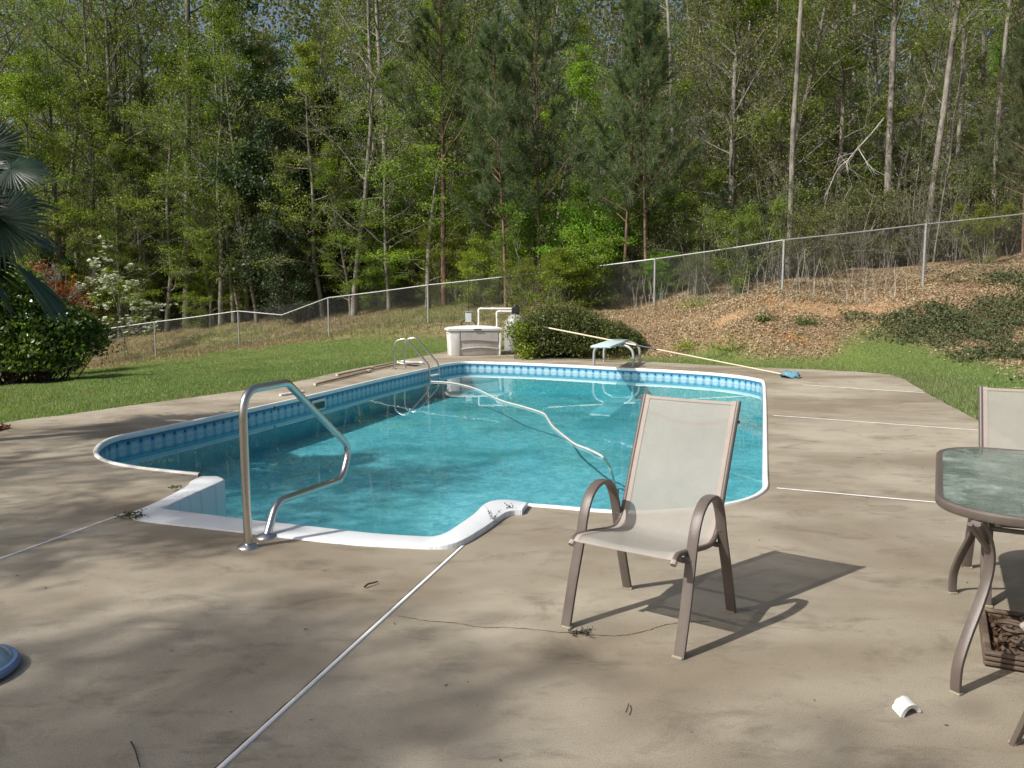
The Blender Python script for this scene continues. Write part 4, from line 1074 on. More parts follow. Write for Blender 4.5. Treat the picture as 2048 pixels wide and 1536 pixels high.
# ------------------------------------------------------------------ chain-link fence
fence = thing('chain_link_fence', 'galvanised chain-link fence climbing from the lawn up the leafy bank', 'fence', tuple(fence_base[4]))
for i, (t_, g_) in enumerate(zip(fence_top, fence_base)):
    g2 = terr1(g_.x, g_.y); r_ = .028 if i in (8, 9, 10, 11) else .024
    mb = MB(); mb.tube([(g_.x, g_.y, min(g2, g_.z) - .25), (t_.x, t_.y, t_.z - .02)], r_, 8); po = mb.build('post', M['galv'], fence)
    mb = MB(); mb.tube([(t_.x, t_.y, t_.z - .05), (t_.x, t_.y, t_.z + .015)], r_ + .008, 8); mb.build('post_cap', M['galv'], po)
railp = []
for i, t_ in enumerate(fence_top[:-1]):
    n_ = fence_top[i + 1]; railp.append((i, t_.copy(), n_.copy()))
sag = aty(564, 630, 28.6)
for i, a, b_ in railp:
    mid_ = a.lerp(b_, .5) - Vector((0, 0, .012))
    P_ = [a, sag, b_] if i == 4 else [a, mid_, b_]
    mb = MB(); mb.tube(smooth_path(P_, 2) if i != 4 else P_, .0185 if i > 6 else .017, 8); mb.build('top_rail', M['galv'], fence)
    L = (b_ - a).length; k = int(L / .075); mesh_ = MB(); h_ = FENCE_H - .05
    A0 = fence_base[i]; B0 = fence_base[i + 1]
    lines = []
    for s in (0, 1):
        for j in range(-int(h_ / .075) - 1, k + 1):
            x0 = j * .075; x1 = x0 + h_; y0, y1 = 0, h_
            if x0 < 0: y0 = -x0; x0 = 0
            if x1 > L: y1 -= x1 - L; x1 = L
            if y1 - y0 < .03: continue
            lines.append((x0, y0, x1, y1) if s == 0 else (L - x0, y0, L - x1, y1))
    for x0, y0, x1, y1 in lines:
        p = A0.lerp(B0, x0 / L) + Vector((0, 0, .03 + y0)); q = A0.lerp(B0, x1 / L) + Vector((0, 0, .03 + y1))
        mesh_.tube([p, q], .0019, 3, caps=False)
    mesh_.build('chain_link_mesh', M['galv_dull'], fence, smooth=False)

# ------------------------------------------------------------------ trees
def rotv(v, k, a):
    return v * math.cos(a) + np.cross(k, v) * math.sin(a) + k * np.dot(k, v) * (1 - math.cos(a))
def unit(v): return v / (np.linalg.norm(v) + 1e-12)
def limb(mb, p, d, L, r0, r1, rs, n=5, wob=.12, lift=.0, sides=5):
    P_ = [np.array(p, float)]; d = unit(np.array(d, float))
    for i in range(n):
        d = unit(d + rs.normal(size=3) * wob + np.array([0, 0, lift])); P_.append(P_[-1] + d * L / n)
    R = np.linspace(r0, r1, n + 1); mb.tube(P_, R, sides, caps=False); return P_, d
def at_path(P_, t):
    f = t * (len(P_) - 1); i = min(int(f), len(P_) - 2); return P_[i] + (P_[i + 1] - P_[i]) * (f - i), unit(P_[i + 1] - P_[i])
def make_tree(seed, H, r0, first, nb, blen, elev=(15, 55), nsub=5, ntw=4, leaves=6, lsz=.09, lspread=.16, leafm='leaf_spring', bark='bark_grey', lean=.02, wob=.05, top=.25, droop=.0, twr=.006, layered=False, stems=1, kindname='tree', twig_t0=.25):
    rs = np.random.RandomState(seed); wood = MB(); br = MB(); tips = []
    for st in range(stems):
        d0 = np.array([rs.uniform(-lean, lean), rs.uniform(-lean, lean), 1.0])
        if stems > 1: d0 = unit(np.array([rs.normal() * .25, rs.normal() * .25, 1]))
        h = H * (1 if st == 0 else rs.uniform(.6, 1)); n = 12; P_ = [np.array([0, 0, -.4]) if stems == 1 else np.array([rs.normal() * .15, rs.normal() * .15, -.3])]; d = d0
        for i in range(n):
            d = unit(d + np.array([rs.normal() * wob, rs.normal() * wob, .08])); P_.append(P_[-1] + d * (h + .4) / n)
        R = r0 * (1 - np.linspace(0, 1, n + 1) ** 1.3 * (1 - .12)); R[0] *= 1.35
        if stems > 1: R = R * .5
        wood.tube(P_, R, 9 if r0 > .06 else 6, caps=False)
        az = rs.uniform(0, 6.28)
        for k in range(nb if stems == 1 else max(4, nb // stems)):
            t = first + (1 - first) * ((k + rs.uniform(0, .8)) / nb if stems == 1 else rs.uniform(0, 1)); t = min(t, .985)
            az += 2.4 + rs.uniform(-.4, .4); el = math.radians(rs.uniform(*elev)) + max(0, t - .75) * 1.2
            p, _ = at_path(P_, t); dv = np.array([math.cos(az) * math.cos(el), math.sin(az) * math.cos(el), math.sin(el)])
            tt = (t - first) / (1 - first); prof_ = (.45 + .9 * math.sin(min(1, tt * 1.05 + .12) * math.pi) ** .8) * (1 - .3 * tt)
            L = blen * prof_ * rs.uniform(.65, 1.25); rb = min(.35 * r0, .012 + .014 * L) * (1 - .4 * t)
            B, _ = limb(br, p, dv, L, rb, rb * .3, rs, 6, .13, .035 if not droop else -droop, 5 if rb > .02 else 4)
            for s in range(nsub):
                ts = rs.uniform(.25, 1.0); q, bd_ = at_path(B, ts); sd = unit(bd_ + rs.normal(size=3) * .75 * np.array([1, 1, .35 if layered else .8]))
                Ls = L * .42 * (1.15 - ts * .6) * rs.uniform(.6, 1.3)
                S, _ = limb(br, q, sd, Ls, rb * .42, twr * .8, rs, 4, .16, .02, 3)
                for w_ in range(ntw):
                    tw = rs.uniform(twig_t0, 1.0); a_, td = at_path(S, tw); wd = unit(td + rs.normal(size=3) * .9 * np.array([1, 1, .35 if layered else .8])); Lw = max(.15, Ls * .4) * rs.uniform(.5, 1.2)
                    T_, _ = limb(br, a_, wd, Lw, twr, twr * .5, rs, 2, .2, .02, 3)
                    tips.append((T_[0] * .4 + T_[1] * .6, T_[-1]))
    ob = {}
    if leaves > 0 and tips:
        A = np.array([t_[0] for t_ in tips]); B_ = np.array([t_[1] for t_ in tips])
        dens = .5 + .5 * np.sin(A @ np.array([1.3, .9, 1.7]) + seed) ; cnt = rs.poisson(leaves * (.35 + 1.3 * dens))
        idx = np.repeat(np.arange(len(A)), cnt); t = rs.uniform(0, 1.15, len(idx))[:, None]
        C_ = A[idx] * (1 - t) + B_[idx] * t + rs.normal(size=(len(idx), 3)) * lspread * np.array([1, 1, .35 if layered else .7])
        V, F = leaf_quads(C_, lsz, rs=rs, aspect=.62, tilt=.55 if layered else .9); lm = MB(); lm.add(V, [F]); ob['leaf'] = raw(lm, leafm)
    ob['trunk'] = raw(wood, bark, True); ob['branches'] = raw(br, bark, True)
    return ob
def raw(mb, mname, smooth=False):
    me = mb.mesh(mname); me.materials.append(M[mname])
    if smooth: me.polygons.foreach_set('use_smooth', np.ones(len(me.polygons), bool))
    return me
def plant(name, parts, label, cat, loc, rz=0, s=1.0, group=None, sz=None, tilt=(0, 0)):
    t = thing(name, label, cat, loc, group, rz); t.scale = (s, s, sz or s); t.rotation_euler = (tilt[0], tilt[1], rz)
    nm = {'leaf': 'crown', 'trunk': 'trunk', 'branches': 'branches', 'flower': 'blossom', 'needle': 'needles', 'dead': 'dead_leaves'}
    for k, me in parts.items():
        o = bpy.data.objects.new(nm[k], me); o.parent = t; COL.objects.link(o)
    return t
def make_pine(seed, H, r0, first=.35, nwh=20, blen=2.0, bark='bark_pine', tuft=21, nl=.25, tw=.0065):
    rs = np.random.RandomState(seed); wood = MB(); br = MB(); nd = MB(); n = 14; P_ = [np.array([0, 0, -.4])]; d = np.array([rs.uniform(-.02, .02), rs.uniform(-.02, .02), 1.])
    for i in range(n):
        d = unit(d + np.array([rs.normal() * .015, rs.normal() * .015, .05])); P_.append(P_[-1] + d * (H + .4) / n)
    wood.tube(P_, r0 * (1 - np.linspace(0, 1, n + 1) * .88), 9, caps=False)
    TP = []; TD = []
    for w_ in range(nwh):
        t = first + (1 - first) * ((w_ + .5) / nwh) ** .9; nbw = rs.randint(2, 5); a0_ = rs.uniform(0, 6.28)
        for k in range(nbw):
            az = a0_ + 6.28 * k / nbw + rs.uniform(-.5, .5); el = math.radians(rs.uniform(5, 35) + 35 * (t - first)); p, _ = at_path(P_, min(.97, t + rs.uniform(-.01, .01)))
            L = blen * (1.25 - .95 * (t - first) / (1 - first)) * rs.uniform(.55, 1.2); dv = np.array([math.cos(az) * math.cos(el), math.sin(az) * math.cos(el), math.sin(el)])
            B, _ = limb(br, p, dv, L, .008 + .010 * L, .005, rs, 6, .08, .07, 4)
            for s in range(int(3 + L * 4)):
                ts = rs.uniform(.35, 1.0); q, bd_ = at_path(B, ts); sd = unit(bd_ + rs.normal(size=3) * .55 + np.array([0, 0, .15])); Ls = L * .3 * rs.uniform(.4, 1.1) + .1
                S, _ = limb(br, q, sd, Ls, .005, .004, rs, 3, .1, .08, 3)
                for u_ in (.35, .65, .95): 
                    a_, b_ = at_path(S, u_); TP.append(a_); TD.append(b_)
            TP.append(B[-1]); TD.append(unit(B[-1] - B[-2]))
    for t in np.linspace(.9, 1, 5): a_, b_ = at_path(P_, t); TP.append(a_); TD.append(b_)
    TP = np.repeat(np.array(TP), tuft, 0); TD = np.repeat(np.array(TD), tuft, 0); n_ = len(TP)
    dv = TD * .8 + rs.normal(size=(n_, 3)) * .55; dv /= np.linalg.norm(dv, axis=1)[:, None]
    base = TP - TD * rs.uniform(0, .14, n_)[:, None]; tipp = base + dv * (nl * rs.uniform(.7, 1.15, n_))[:, None]; tipp[:, 2] -= .02
    sidev = np.cross(dv, rs.normal(size=(n_, 3))); sidev /= np.linalg.norm(sidev, axis=1)[:, None]
    V = np.stack([base - sidev * tw, base + sidev * tw, tipp], 1).reshape(-1, 3); nd.add(V, [np.arange(3 * n_).reshape(n_, 3)])
    return {'trunk': raw(wood, bark, True), 'branches': raw(br, bark, True), 'needle': raw(nd, 'needle')}

T = {}
T['leafy_a'] = make_tree(11, 17, .17, .22, 34, 3.0, leafm='leaf_spring', nsub=6, ntw=5, leaves=13, lsz=.095, lspread=.22)
T['leafy_b'] = make_tree(12, 13, .12, .15, 34, 2.5, leafm='leaf_spring', nsub=6, ntw=5, leaves=14, lsz=.085, lspread=.2, layered=True, elev=(0, 35))
T['lime'] = make_tree(13, 12, .11, .12, 34, 2.4, leafm='leaf_lime', nsub=6, ntw=5, leaves=14, lsz=.09, lspread=.22, layered=True, elev=(5, 40))
T['olive'] = make_tree(14, 16, .15, .2, 32, 2.7, leafm='leaf_olive', nsub=6, ntw=5, leaves=13, lsz=.085, lspread=.22)
T['bare_a'] = make_tree(15, 15, .12, .15, 34, 2.5, leafm='leaf_olive', nsub=7, ntw=7, leaves=4, lsz=.08, lspread=.12, bark='bark_pale', wob=.07, twr=.0075)
T['bare_b'] = make_tree(16, 11, .075, .10, 30, 1.9, leafm='leaf_spring', nsub=6, ntw=7, leaves=4, lsz=.08, lspread=.12, bark='bark_grey', wob=.09, twr=.0075)
T['tall_a'] = make_tree(17, 23, .17, .42, 30, 3.2, leafm='leaf_spring', nsub=6, ntw=5, leaves=8, lsz=.10, lspread=.22, bark='bark_grey', wob=.018)
T['tall_b'] = make_tree(18, 21, .115, .35, 26, 2.6, leafm='leaf_spring', nsub=6, ntw=5, leaves=7, lsz=.10, lspread=.22, bark='bark_pale', wob=.025)
T['tall_c'] = make_tree(19, 20, .095, .5, 20, 2.0, leafm='leaf_olive', nsub=5, ntw=5, leaves=6, lsz=.10, lspread=.22, bark='bark_pale', wob=.03)
T['sapling'] = make_tree(20, 6.5, .035, .15, 18, 1.0, leafm='leaf_olive', nsub=4, ntw=4, leaves=1.5, lsz=.07, lspread=.1, bark='bark_grey', wob=.05, twr=.006)
T['brush_a'] = make_tree(21, 3.6, .06, .05, 44, 1.2, leafm='leaf_spring', nsub=5, ntw=5, leaves=11, lsz=.065, lspread=.12, stems=7, elev=(10, 70))
T['brush_b'] = make_tree(22, 3.0, .06, .05, 44, 1.1, leafm='leaf_olive', nsub=5, ntw=6, leaves=6, lsz=.06, lspread=.12, stems=7, elev=(10, 70), bark='bark_grey', twr=.005)
T['brush_lime'] = make_tree(23, 2.8, .06, .05, 44, 1.1, leafm='leaf_lime', nsub=5, ntw=5, leaves=12, lsz=.07, lspread=.13, stems=6, elev=(0, 50), layered=True)
T['evergreen'] = make_tree(24, 5.0, .08, .03, 60, 1.4, leafm='leaf_dark', nsub=6, ntw=6, leaves=13, lsz=.075, lspread=.12, stems=5, elev=(10, 60), bark='bark_dark')
T['cane'] = make_tree(25, 4.5, .03, .2, 34, .8, leafm='leaf_olive', nsub=3, ntw=4, leaves=2.5, lsz=.06, lspread=.1, stems=9, elev=(30, 75), bark='bark_grey', twr=.005)
T['pine_a'] = make_pine(31, 9.5, .12, .42)
T['pine_b'] = make_pine(32, 8.5, .075, .28, blen=1.9)
T['pine_c'] = make_pine(33, 9.0, .08, .3, blen=2.1)

RND = random.Random(77)
def put(kind_, px, Y, label=None, name='tree', cat='tree', s=1.0, group=None, rz=None, tilt=(0, 0), sz=None):
    x = (px - 1024) / FPX * Y * .994
    mg = 7.5 if px < 600 else 5.5 if px < 900 else 3.5 if px < 960 else 1.2
    fy_ = float(np.interp(x, FN[:, 0], FN[:, 1])) + mg
    if px < 960 and Y < fy_ and kind_ not in ('redbush', 'orangebush', 'dogwood') and not (kind_ == 'brush_lime' and px < 120):
        s *= fy_ / Y; x *= fy_ / Y; Y = fy_
    if kind_.startswith('pine') and s > .5: s, sz = s * .84, s
    z = terr1(x, Y)
    return plant(name, T[kind_], label, cat, (x, Y, z), RND.uniform(0, 6.28) if rz is None else rz, s, group, sz, tilt)

# the trees one can tell apart
put('pine_a', 888, 27.6, 'tall pine with reddish bare lower trunk and dense dark crown beyond the fence', 'pine_tree', 'pine tree', 1.13)
put('pine_b', 1012, 26.6, 'slender young pine behind the filter pipes, its soft needles starting low', 'pine_tree', 'pine tree', 1.05)
put('pine_c', 1078, 27.0, 'young pine with dark branch forks directly behind the round shrub', 'pine_tree', 'pine tree', 1.08)
put('pine_b', 1247, 25.6, 'thin pine with dark trunk at the fence end above the diving board', 'pine_tree', 'pine tree', 1.0)
put('pine_c', 1292, 25.2, 'pine with red-brown trunk just left of the first bank fence post', 'pine_tree', 'pine tree', .98)
put('pine_b', 2040, 23.6, 'young pine whose green needles hang over the upper end of the fence', 'pine_tree', 'pine tree', .72)
put('pine_b', 1690, 24.5, 'tiny pine seedling behind the bank fence', 'pine_seedling', 'pine tree', .16)
put('tall_b', 238, 34, 'tall pale leaning tree with long white limbs reaching over the palm', 'tall_tree', 'tree', 1.0, tilt=(0, -.03))
put('tall_a', 252, 36, 'dark straight trunk right beside the pale leaning tree', 'tall_tree', 'tree', .95)
put('tall_c', 268, 39, 'slim pale trunk close behind the dark straight trunk', 'tall_tree', 'tree', 1.1)
put('tall_a', 322, 42, 'dark forked trunk standing against the sky gap', 'tall_tree', 'tree', 1.0)
put('tall_a', 372, 38, 'thickest dark grey trunk right of the sky gap', 'tall_tree', 'tree', 1.12)
put('tall_c', 466, 31, 'thin pale trunk rising from the low point of the fence rail', 'tall_tree', 'tree', .75)
put('bare_b', 478, 31.5, 'pale thin companion trunk beside the one at the sagging rail', 'bare_tree', 'tree', .8)
put('bare_a', 706, 32, 'bare grey tree with sideways twigs in front of the dark evergreen', 'bare_tree', 'tree', 1.0)
put('tall_b', 738, 40, 'straight grey trunk left of the brightest birch-pale trunk', 'tall_tree', 'tree', 1.05)
put('tall_b', 780, 38, 'brightest birch-pale trunk rising left of the dense dark pine', 'tall_tree', 'tree', 1.15)
put('tall_c', 1345, 29, 'pale crooked trunk behind the red-brown pine', 'tall_tree', 'tree', .95)
put('tall_c', 1575, 25.5, 'grey trunk behind the middle post of the bank fence', 'tall_tree', 'tree', .95)
put('tall_b', 1700, 31, 'straight slim grey trunk behind the white dead branches', 'tall_tree', 'tree', .95)
put('tall_a', 1768, 26.5, 'stout light grey trunk standing just behind the bank fence', 'tall_tree', 'tree', .72, tilt=(0, .015))
put('tall_b', 1845, 24.8, 'light mossy trunk leaning right beside the highest clear fence post', 'tall_tree', 'tree', .85, tilt=(0, .07))
put('tall_c', 1880, 30, 'slim pale trunk leaning behind the lime-leaved sapling', 'tall_tree', 'tree', .95, tilt=(0, .03))
put('tall_c', 1975, 27, 'thin reddish leaning trunk near the hanging pine needles', 'tall_tree', 'tree', .85, tilt=(0, .05))
put('sapling', 1860, 23.5, 'sapling with large lime leaves above the highest fence post', 'sapling', 'sapling', .85)
put('leafy_b', 440, 29.5, 'soft feathery light green tree hanging over the middle of the left fence', 'leafy_tree', 'tree', .85)
put('leafy_b', 330, 31.5, 'airy fresh green tree behind the white dogwood', 'leafy_tree', 'tree', .8)
put('lime', 700, 31, 'low bright green tree under the bare grey tree', 'leafy_tree', 'tree', .5)
put('lime', 960, 37, 'bright lime tree filling the gap between the two tallest pines', 'leafy_tree', 'tree', 1.15)
put('lime', 1110, 36, 'lime-leaved tree glowing at the top behind the forked pine', 'leafy_tree', 'tree', 1.2)
put('evergreen', 590, 34, 'tall dark glossy evergreen in the shadowy middle of the left wood', 'evergreen_tree', 'tree', 1.7)
put('evergreen', 655, 36, 'dark evergreen behind the bare grey tree with brown topmost leaves', 'evergreen_tree', 'tree', 1.9)
put('evergreen', 600, 31, 'low dark rhododendron-like bush at the fence rail dip', 'evergreen_shrub', 'shrub', .8)
put('evergreen', 135, 32, 'dark broadleaf shrub below the white dogwood', 'evergreen_shrub', 'shrub', .75)
T['holly'] = dict(T['evergreen']); T['holly']['leaf'] = T['evergreen']['leaf'].copy(); T['holly']['leaf'].materials.clear(); T['holly']['leaf'].materials.append(M['leaf_holly'])
T['rich'] = dict(T['leafy_b']); T['rich']['leaf'] = T['leafy_b']['leaf'].copy(); T['rich']['leaf'].materials.clear(); T['rich']['leaf'].materials.append(M['leaf_holly'])
put('rich', 530, 40, 'tall rich green tree against the sky left of the dark evergreens', 'evergreen_tree', 'tree', 1.25)
# dogwood and red bush
dg = make_tree(41, 5.5, .05, .15, 26, 1.6, leafm='leaf_spring', nsub=5, ntw=4, leaves=5, lsz=.08, lspread=.14, layered=True, elev=(0, 30), stems=2)
fl_ = MB(); rs = np.random.RandomState(6); v0 = np.zeros(len(dg['leaf'].vertices) * 3, np.float32); dg['leaf'].vertices.foreach_get('co', v0); v0 = v0.reshape(-1, 4, 3).mean(1)
pk = v0[rs.choice(len(v0), 420)] + np.array([0, 0, .05]); V, F = leaf_quads(np.repeat(pk, 2, 0), .20, nrm=np.tile([0, 0, 1.2], (840, 1)), rs=rs, aspect=.9, tilt=.4); fl_.add(V, [F]); dg['flower'] = raw(fl_, 'petal')
T['dogwood'] = dg
put('dogwood', 250, 32.5, 'small dogwood with scattered white blossom at the left fence', 'dogwood_tree', 'tree', .85)
T['redbush'] = dict(T['brush_b']); T['redbush']['leaf'] = make_tree(42, 2.4, .05, .05, 40, 1.0, leafm='leaf_red', nsub=5, ntw=5, leaves=6, lsz=.07, stems=6, elev=(10, 60))['leaf']
put('redbush', 18, 22.5, 'red-leaved shrub above the glossy bush at the left', 'red_shrub', 'shrub', 1.15)
T['orangebush'] = dict(T['redbush']); T['orangebush']['leaf'] = T['redbush']['leaf'].copy(); T['orangebush']['leaf'].materials.clear(); T['orangebush']['leaf'].materials.append(M['leaf_orange'])
put('orangebush', 78, 23.5, 'orange-leaved shrub between the red shrub and the dogwood', 'orange_shrub', 'shrub', 1.2)
put('brush_lime', 115, 26, 'yellow-green leafy shrub between the red shrub and the glossy bush', 'green_shrub', 'shrub', .7)
# the white dead limb hanging in the right-hand wood
dl = MB(); rs = np.random.RandomState(12); YD = 24.3
def dead(px, r0_, nsub=6):
    C_ = smooth_path([aty(a, b_, YD + c_) for a, b_, c_ in px], 5); dl.tube(C_, np.linspace(r0_, .005, len(C_)), 5, caps=False)
    for s in range(nsub):
        q, bd_ = at_path([np.array(c) for c in C_], rs.uniform(.2, .95)); limb(dl, q, bd_ * .7 + rs.normal(size=3) * .55 + np.array([0, 0, -.25]), rs.uniform(.25, .7), .007, .003, rs, 4, .16, -.06, 3)
dead([(1768, 236, 2.2), (1742, 268, 1.2), (1716, 296, .6), (1698, 318, 0), (1693, 335, 0), (1704, 372, .1), (1716, 402, .2), (1721, 432, .1)], .020, 9)
dead([(1716, 296, .6), (1738, 330, .3), (1760, 346, .2), (1788, 356, .1)], .016, 6)
dead([(1698, 318, 0), (1676, 338, -.2), (1660, 372, -.3), (1648, 398, -.3)], .014, 6)
dead([(1704, 372, .1), (1690, 395, 0), (1682, 425, 0)], .011, 4)
dead([(1710, 345, .1), (1728, 372, .2), (1740, 388, .2)], .011, 4)
dead([(1706, 306, .2), (1684, 312, .1), (1664, 322, 0)], .011, 5)
o = dl.build('dead_branch', M['twig_dead'], None); tag(o, 'white dead branches hanging like claws in front of the slim trunks', 'dead branch')
put('brush_lime', 1120, 24.2, 'fern-like bright green bush right behind the round shrub', 'green_shrub', 'shrub', .75)
put('brush_lime', 1185, 24.6, 'bright leafy bush between the round shrub and the thin dark pine', 'green_shrub', 'shrub', .8)
put('brush_a', 1045, 24.8, 'dark green bush above the filter valve', 'green_shrub', 'shrub', .55)

# the rest of the wood, tree by tree
GR = {'leafy_a': ('forest_tree', 'fresh green leafy tree deep among many others in the wood', 'fresh green trees of the wood'),
      'leafy_b': ('forest_tree', 'layered light green tree deep among many others in the wood', 'layered light green trees of the wood'),
      'lime': ('forest_tree', 'lime green tree deep among many others in the wood', 'lime green trees of the wood'),
      'olive': ('forest_tree', 'olive green tree deep among many others in the wood', 'olive green trees of the wood'),
      'bare_a': ('bare_tree', 'twiggy pale tree with hardly any leaves deep in the wood', 'twiggy pale trees of the wood'),
      'bare_b': ('bare_tree', 'small grey twiggy tree deep in the wood', 'small twiggy trees of the wood'),
      'tall_a': ('tall_tree', 'tall grey trunk with a high crown deep in the wood', 'tall grey trunks of the wood'),
      'tall_b': ('tall_tree', 'tall pale trunk with a high crown deep in the wood', 'tall pale trunks of the wood'),
      'tall_c': ('tall_tree', 'slim pale trunk with a high crown deep in the wood', 'slim pale trunks of the wood'),
      'sapling': ('sapling', 'thin nearly leafless sapling among the underwood', 'saplings of the underwood'),
      'cane': ('thicket', 'clump of thin upright bare stems behind the fence', 'stem clumps behind the fence'),
      'brush_a': ('undergrowth_bush', 'fresh green bush in the underwood beyond the fence', 'green bushes of the underwood'),
      'brush_b': ('undergrowth_bush', 'grey twiggy bush in the underwood beyond the fence', 'twiggy bushes of the underwood'),
      'brush_lime': ('undergrowth_bush', 'lime green bush in the underwood beyond the fence', 'lime bushes of the underwood'),
      'evergreen': ('undergrowth_bush', 'dark evergreen bush in the underwood beyond the fence', 'evergreen bushes of the underwood')}
LOOK = {'leafy_a': 'fresh green leafy tree', 'leafy_b': 'layered light green tree', 'lime': 'lime green tree', 'olive': 'olive green tree', 'bare_a': 'twiggy pale tree', 'bare_b': 'small grey twiggy tree',
        'tall_a': 'tall grey trunk', 'tall_b': 'tall pale trunk', 'tall_c': 'slim pale trunk', 'sapling': 'thin sapling', 'cane': 'clump of thin stems', 'brush_a': 'fresh green bush', 'brush_b': 'grey twiggy bush',
        'brush_lime': 'lime green bush', 'evergreen': 'dark evergreen bush'}
MARKS = [(90, 'behind the red shrub'), (200, 'behind the glossy bush'), (300, 'behind the white dogwood'), (420, 'left of the sagging fence rail'), (560, 'above the sagging fence rail'), (660, 'right of the rail dip'),
         (770, 'above the pool poles'), (850, 'above the pool ladder'), (910, 'behind the red-barked pine'), (980, 'above the storage box'), (1050, 'above the white pipes'), (1150, 'above the round shrub'),
         (1240, 'right of the round shrub'), (1310, 'above the diving board'), (1420, 'above the lone chair'), (1530, 'left of the middle bank post'), (1640, 'right of the middle bank post'),
         (1740, 'behind the white dead branches'), (1860, 'left of the highest post'), (1960, 'right of the highest post'), (9999, 'above the glass table')]
def put_g(k, px, Y, s):
    nm, lb, gr = GR[k]; dd_ = Y - fence_y((px - 1024) / FPX * 26)
    dep = 'just beyond the fence' if dd_ < 4 else 'a few steps into the wood' if dd_ < 8 else 'some way into the wood' if dd_ < 13 else 'midway through the wood' if dd_ < 19 else 'deep in the wood' if dd_ < 27 else 'far back in the wood' if dd_ < 36 else 'hindmost in the wood'
    lb = LOOK[k] + ' ' + dep + ' ' + next(t for lim, t in MARKS if px < lim)
    put(k, px, Y, lb, nm, {'thicket': 'thicket', 'sapling': 'sapling'}.get(nm, 'bush' if 'bush' in nm else 'tree'), s, gr)
def pick(w):
    t = RND.uniform(0, sum(b for _, b in w))
    for k, b_ in w:
        t -= b_
        if t <= 0: return k
    return w[-1][0]
def fence_y(x): return float(np.interp(x, FN[:, 0], FN[:, 1]))
WL = [('leafy_a', 3), ('leafy_b', 3), ('lime', 1.3), ('olive', 2), ('bare_a', 1.2), ('bare_b', .8), ('tall_a', 1), ('tall_b', .8)]
WM = [('leafy_a', 2), ('leafy_b', 2), ('lime', 2.6), ('olive', 2), ('bare_a', 1.5), ('bare_b', 1), ('tall_b', .7), ('tall_c', .6)]
WR = [('leafy_a', 1.6), ('leafy_b', 1.6), ('lime', .4), ('olive', 3.6), ('bare_a', 3.4), ('bare_b', 2), ('tall_b', .5), ('tall_c', .9)]
rows = [(31.5, 150), (35, 135), (39, 120), (44, 112), (50, 100), (57, 95), (65, 92)]
for Y, dx in rows:
    px = -120 + RND.uniform(0, 60)
    while px < 2170:
        W = WL if px < 800 else WM if px < 1330 else WR
        yy = Y + RND.uniform(-1.8, 1.8) + (-4.5 if px > 1450 else -2.5 if px > 1250 else 1.0 if px < 500 else 0)
        k = pick(W)
        if Y < 34 and k in ('tall_a', 'leafy_a'): k = 'bare_b' if px > 1300 else 'leafy_b'
        s = RND.uniform(.75, 1.1) * (1 if Y > 38 else .85)
        if 270 < px < 420 or 590 < px < 640 or 780 < px < 830 or 930 < px < 990:      # thinner canopy: the sky shows through up there
            s *= .72 if Y > 38 else .62
        put_g(k, px, yy, s)
        px += dx * .74 * RND.uniform(.6, 1.4)
# underwood: bushes and saplings along and beyond the fence
for Yo, dx, wl in ((1.8, 100, 0), (3.6, 72, 1), (6, 72, 1), (9.5, 72, 1), (14, 72, 1), (20, 80, 1), (28, 90, 1)):
    px = -60
    while px < 2130:
        x_ = (px - 1024) / FPX * 26; fy = fence_y(x_); meadow = 6.5 if px < 560 else 5.2 if px < 900 else 3.0 if px < 1000 else 0
        Y = fy + Yo + RND.uniform(-.8, .8) + meadow * (1 if Yo < 14 else .5)
        if px < 900: w = [('brush_a', 3), ('brush_b', 2), ('brush_lime', 2), ('evergreen', 2), ('sapling', .7)]
        elif px < 1340: w = [('brush_a', 3), ('brush_b', 3), ('brush_lime', 2), ('sapling', 1), ('cane', 1)]
        else: w = [('cane', 4), ('brush_b', 4), ('sapling', 2.5), ('brush_a', 1.2), ('evergreen', .6)]
        k = pick(w); s = RND.uniform(.7, 1.15) * {'evergreen': .65, 'cane': .85, 'sapling': .9}.get(k, 1.0) * (1.0 if Yo < 9 else 1.35)
        if Yo < 2 and px > 1250: s *= .6
        put_g(k, px, Y, s)
        px += dx * RND.uniform(.6, 1.4)
# the far-off mass of the wood behind the last trees one can tell apart
rs = np.random.RandomState(9); n_ = 230000
Yb = rs.uniform(70, 90, n_); Xb = Yb * rs.uniform(-.72, .72, n_); hb = rs.uniform(0, 1, n_) ** .8
gz = terr(Xb, Yb); topz = 25 + 3.0 * np.sin(Xb * .21) + 2.2 * np.sin(Xb * .53 + 1) + 1.5 * np.sin(Xb * 1.1)
C_ = np.c_[Xb, Yb, gz + hb * topz]; keep = (np.sin(Xb * .9 + C_[:, 2] * .7) + np.sin(Xb * .37 - C_[:, 2] * 1.1 + 2) + rs.normal(size=n_) * .7) > -.9
V, F = leaf_quads(C_[keep], .38, rs=rs, tilt=1.2); mb = MB(); mb.add(V, [F]); o = mb.build('distant_foliage', M['leaf_olive'], None, smooth=False); kind(o, 'stuff', 'far-off mass of leaves of the wood')

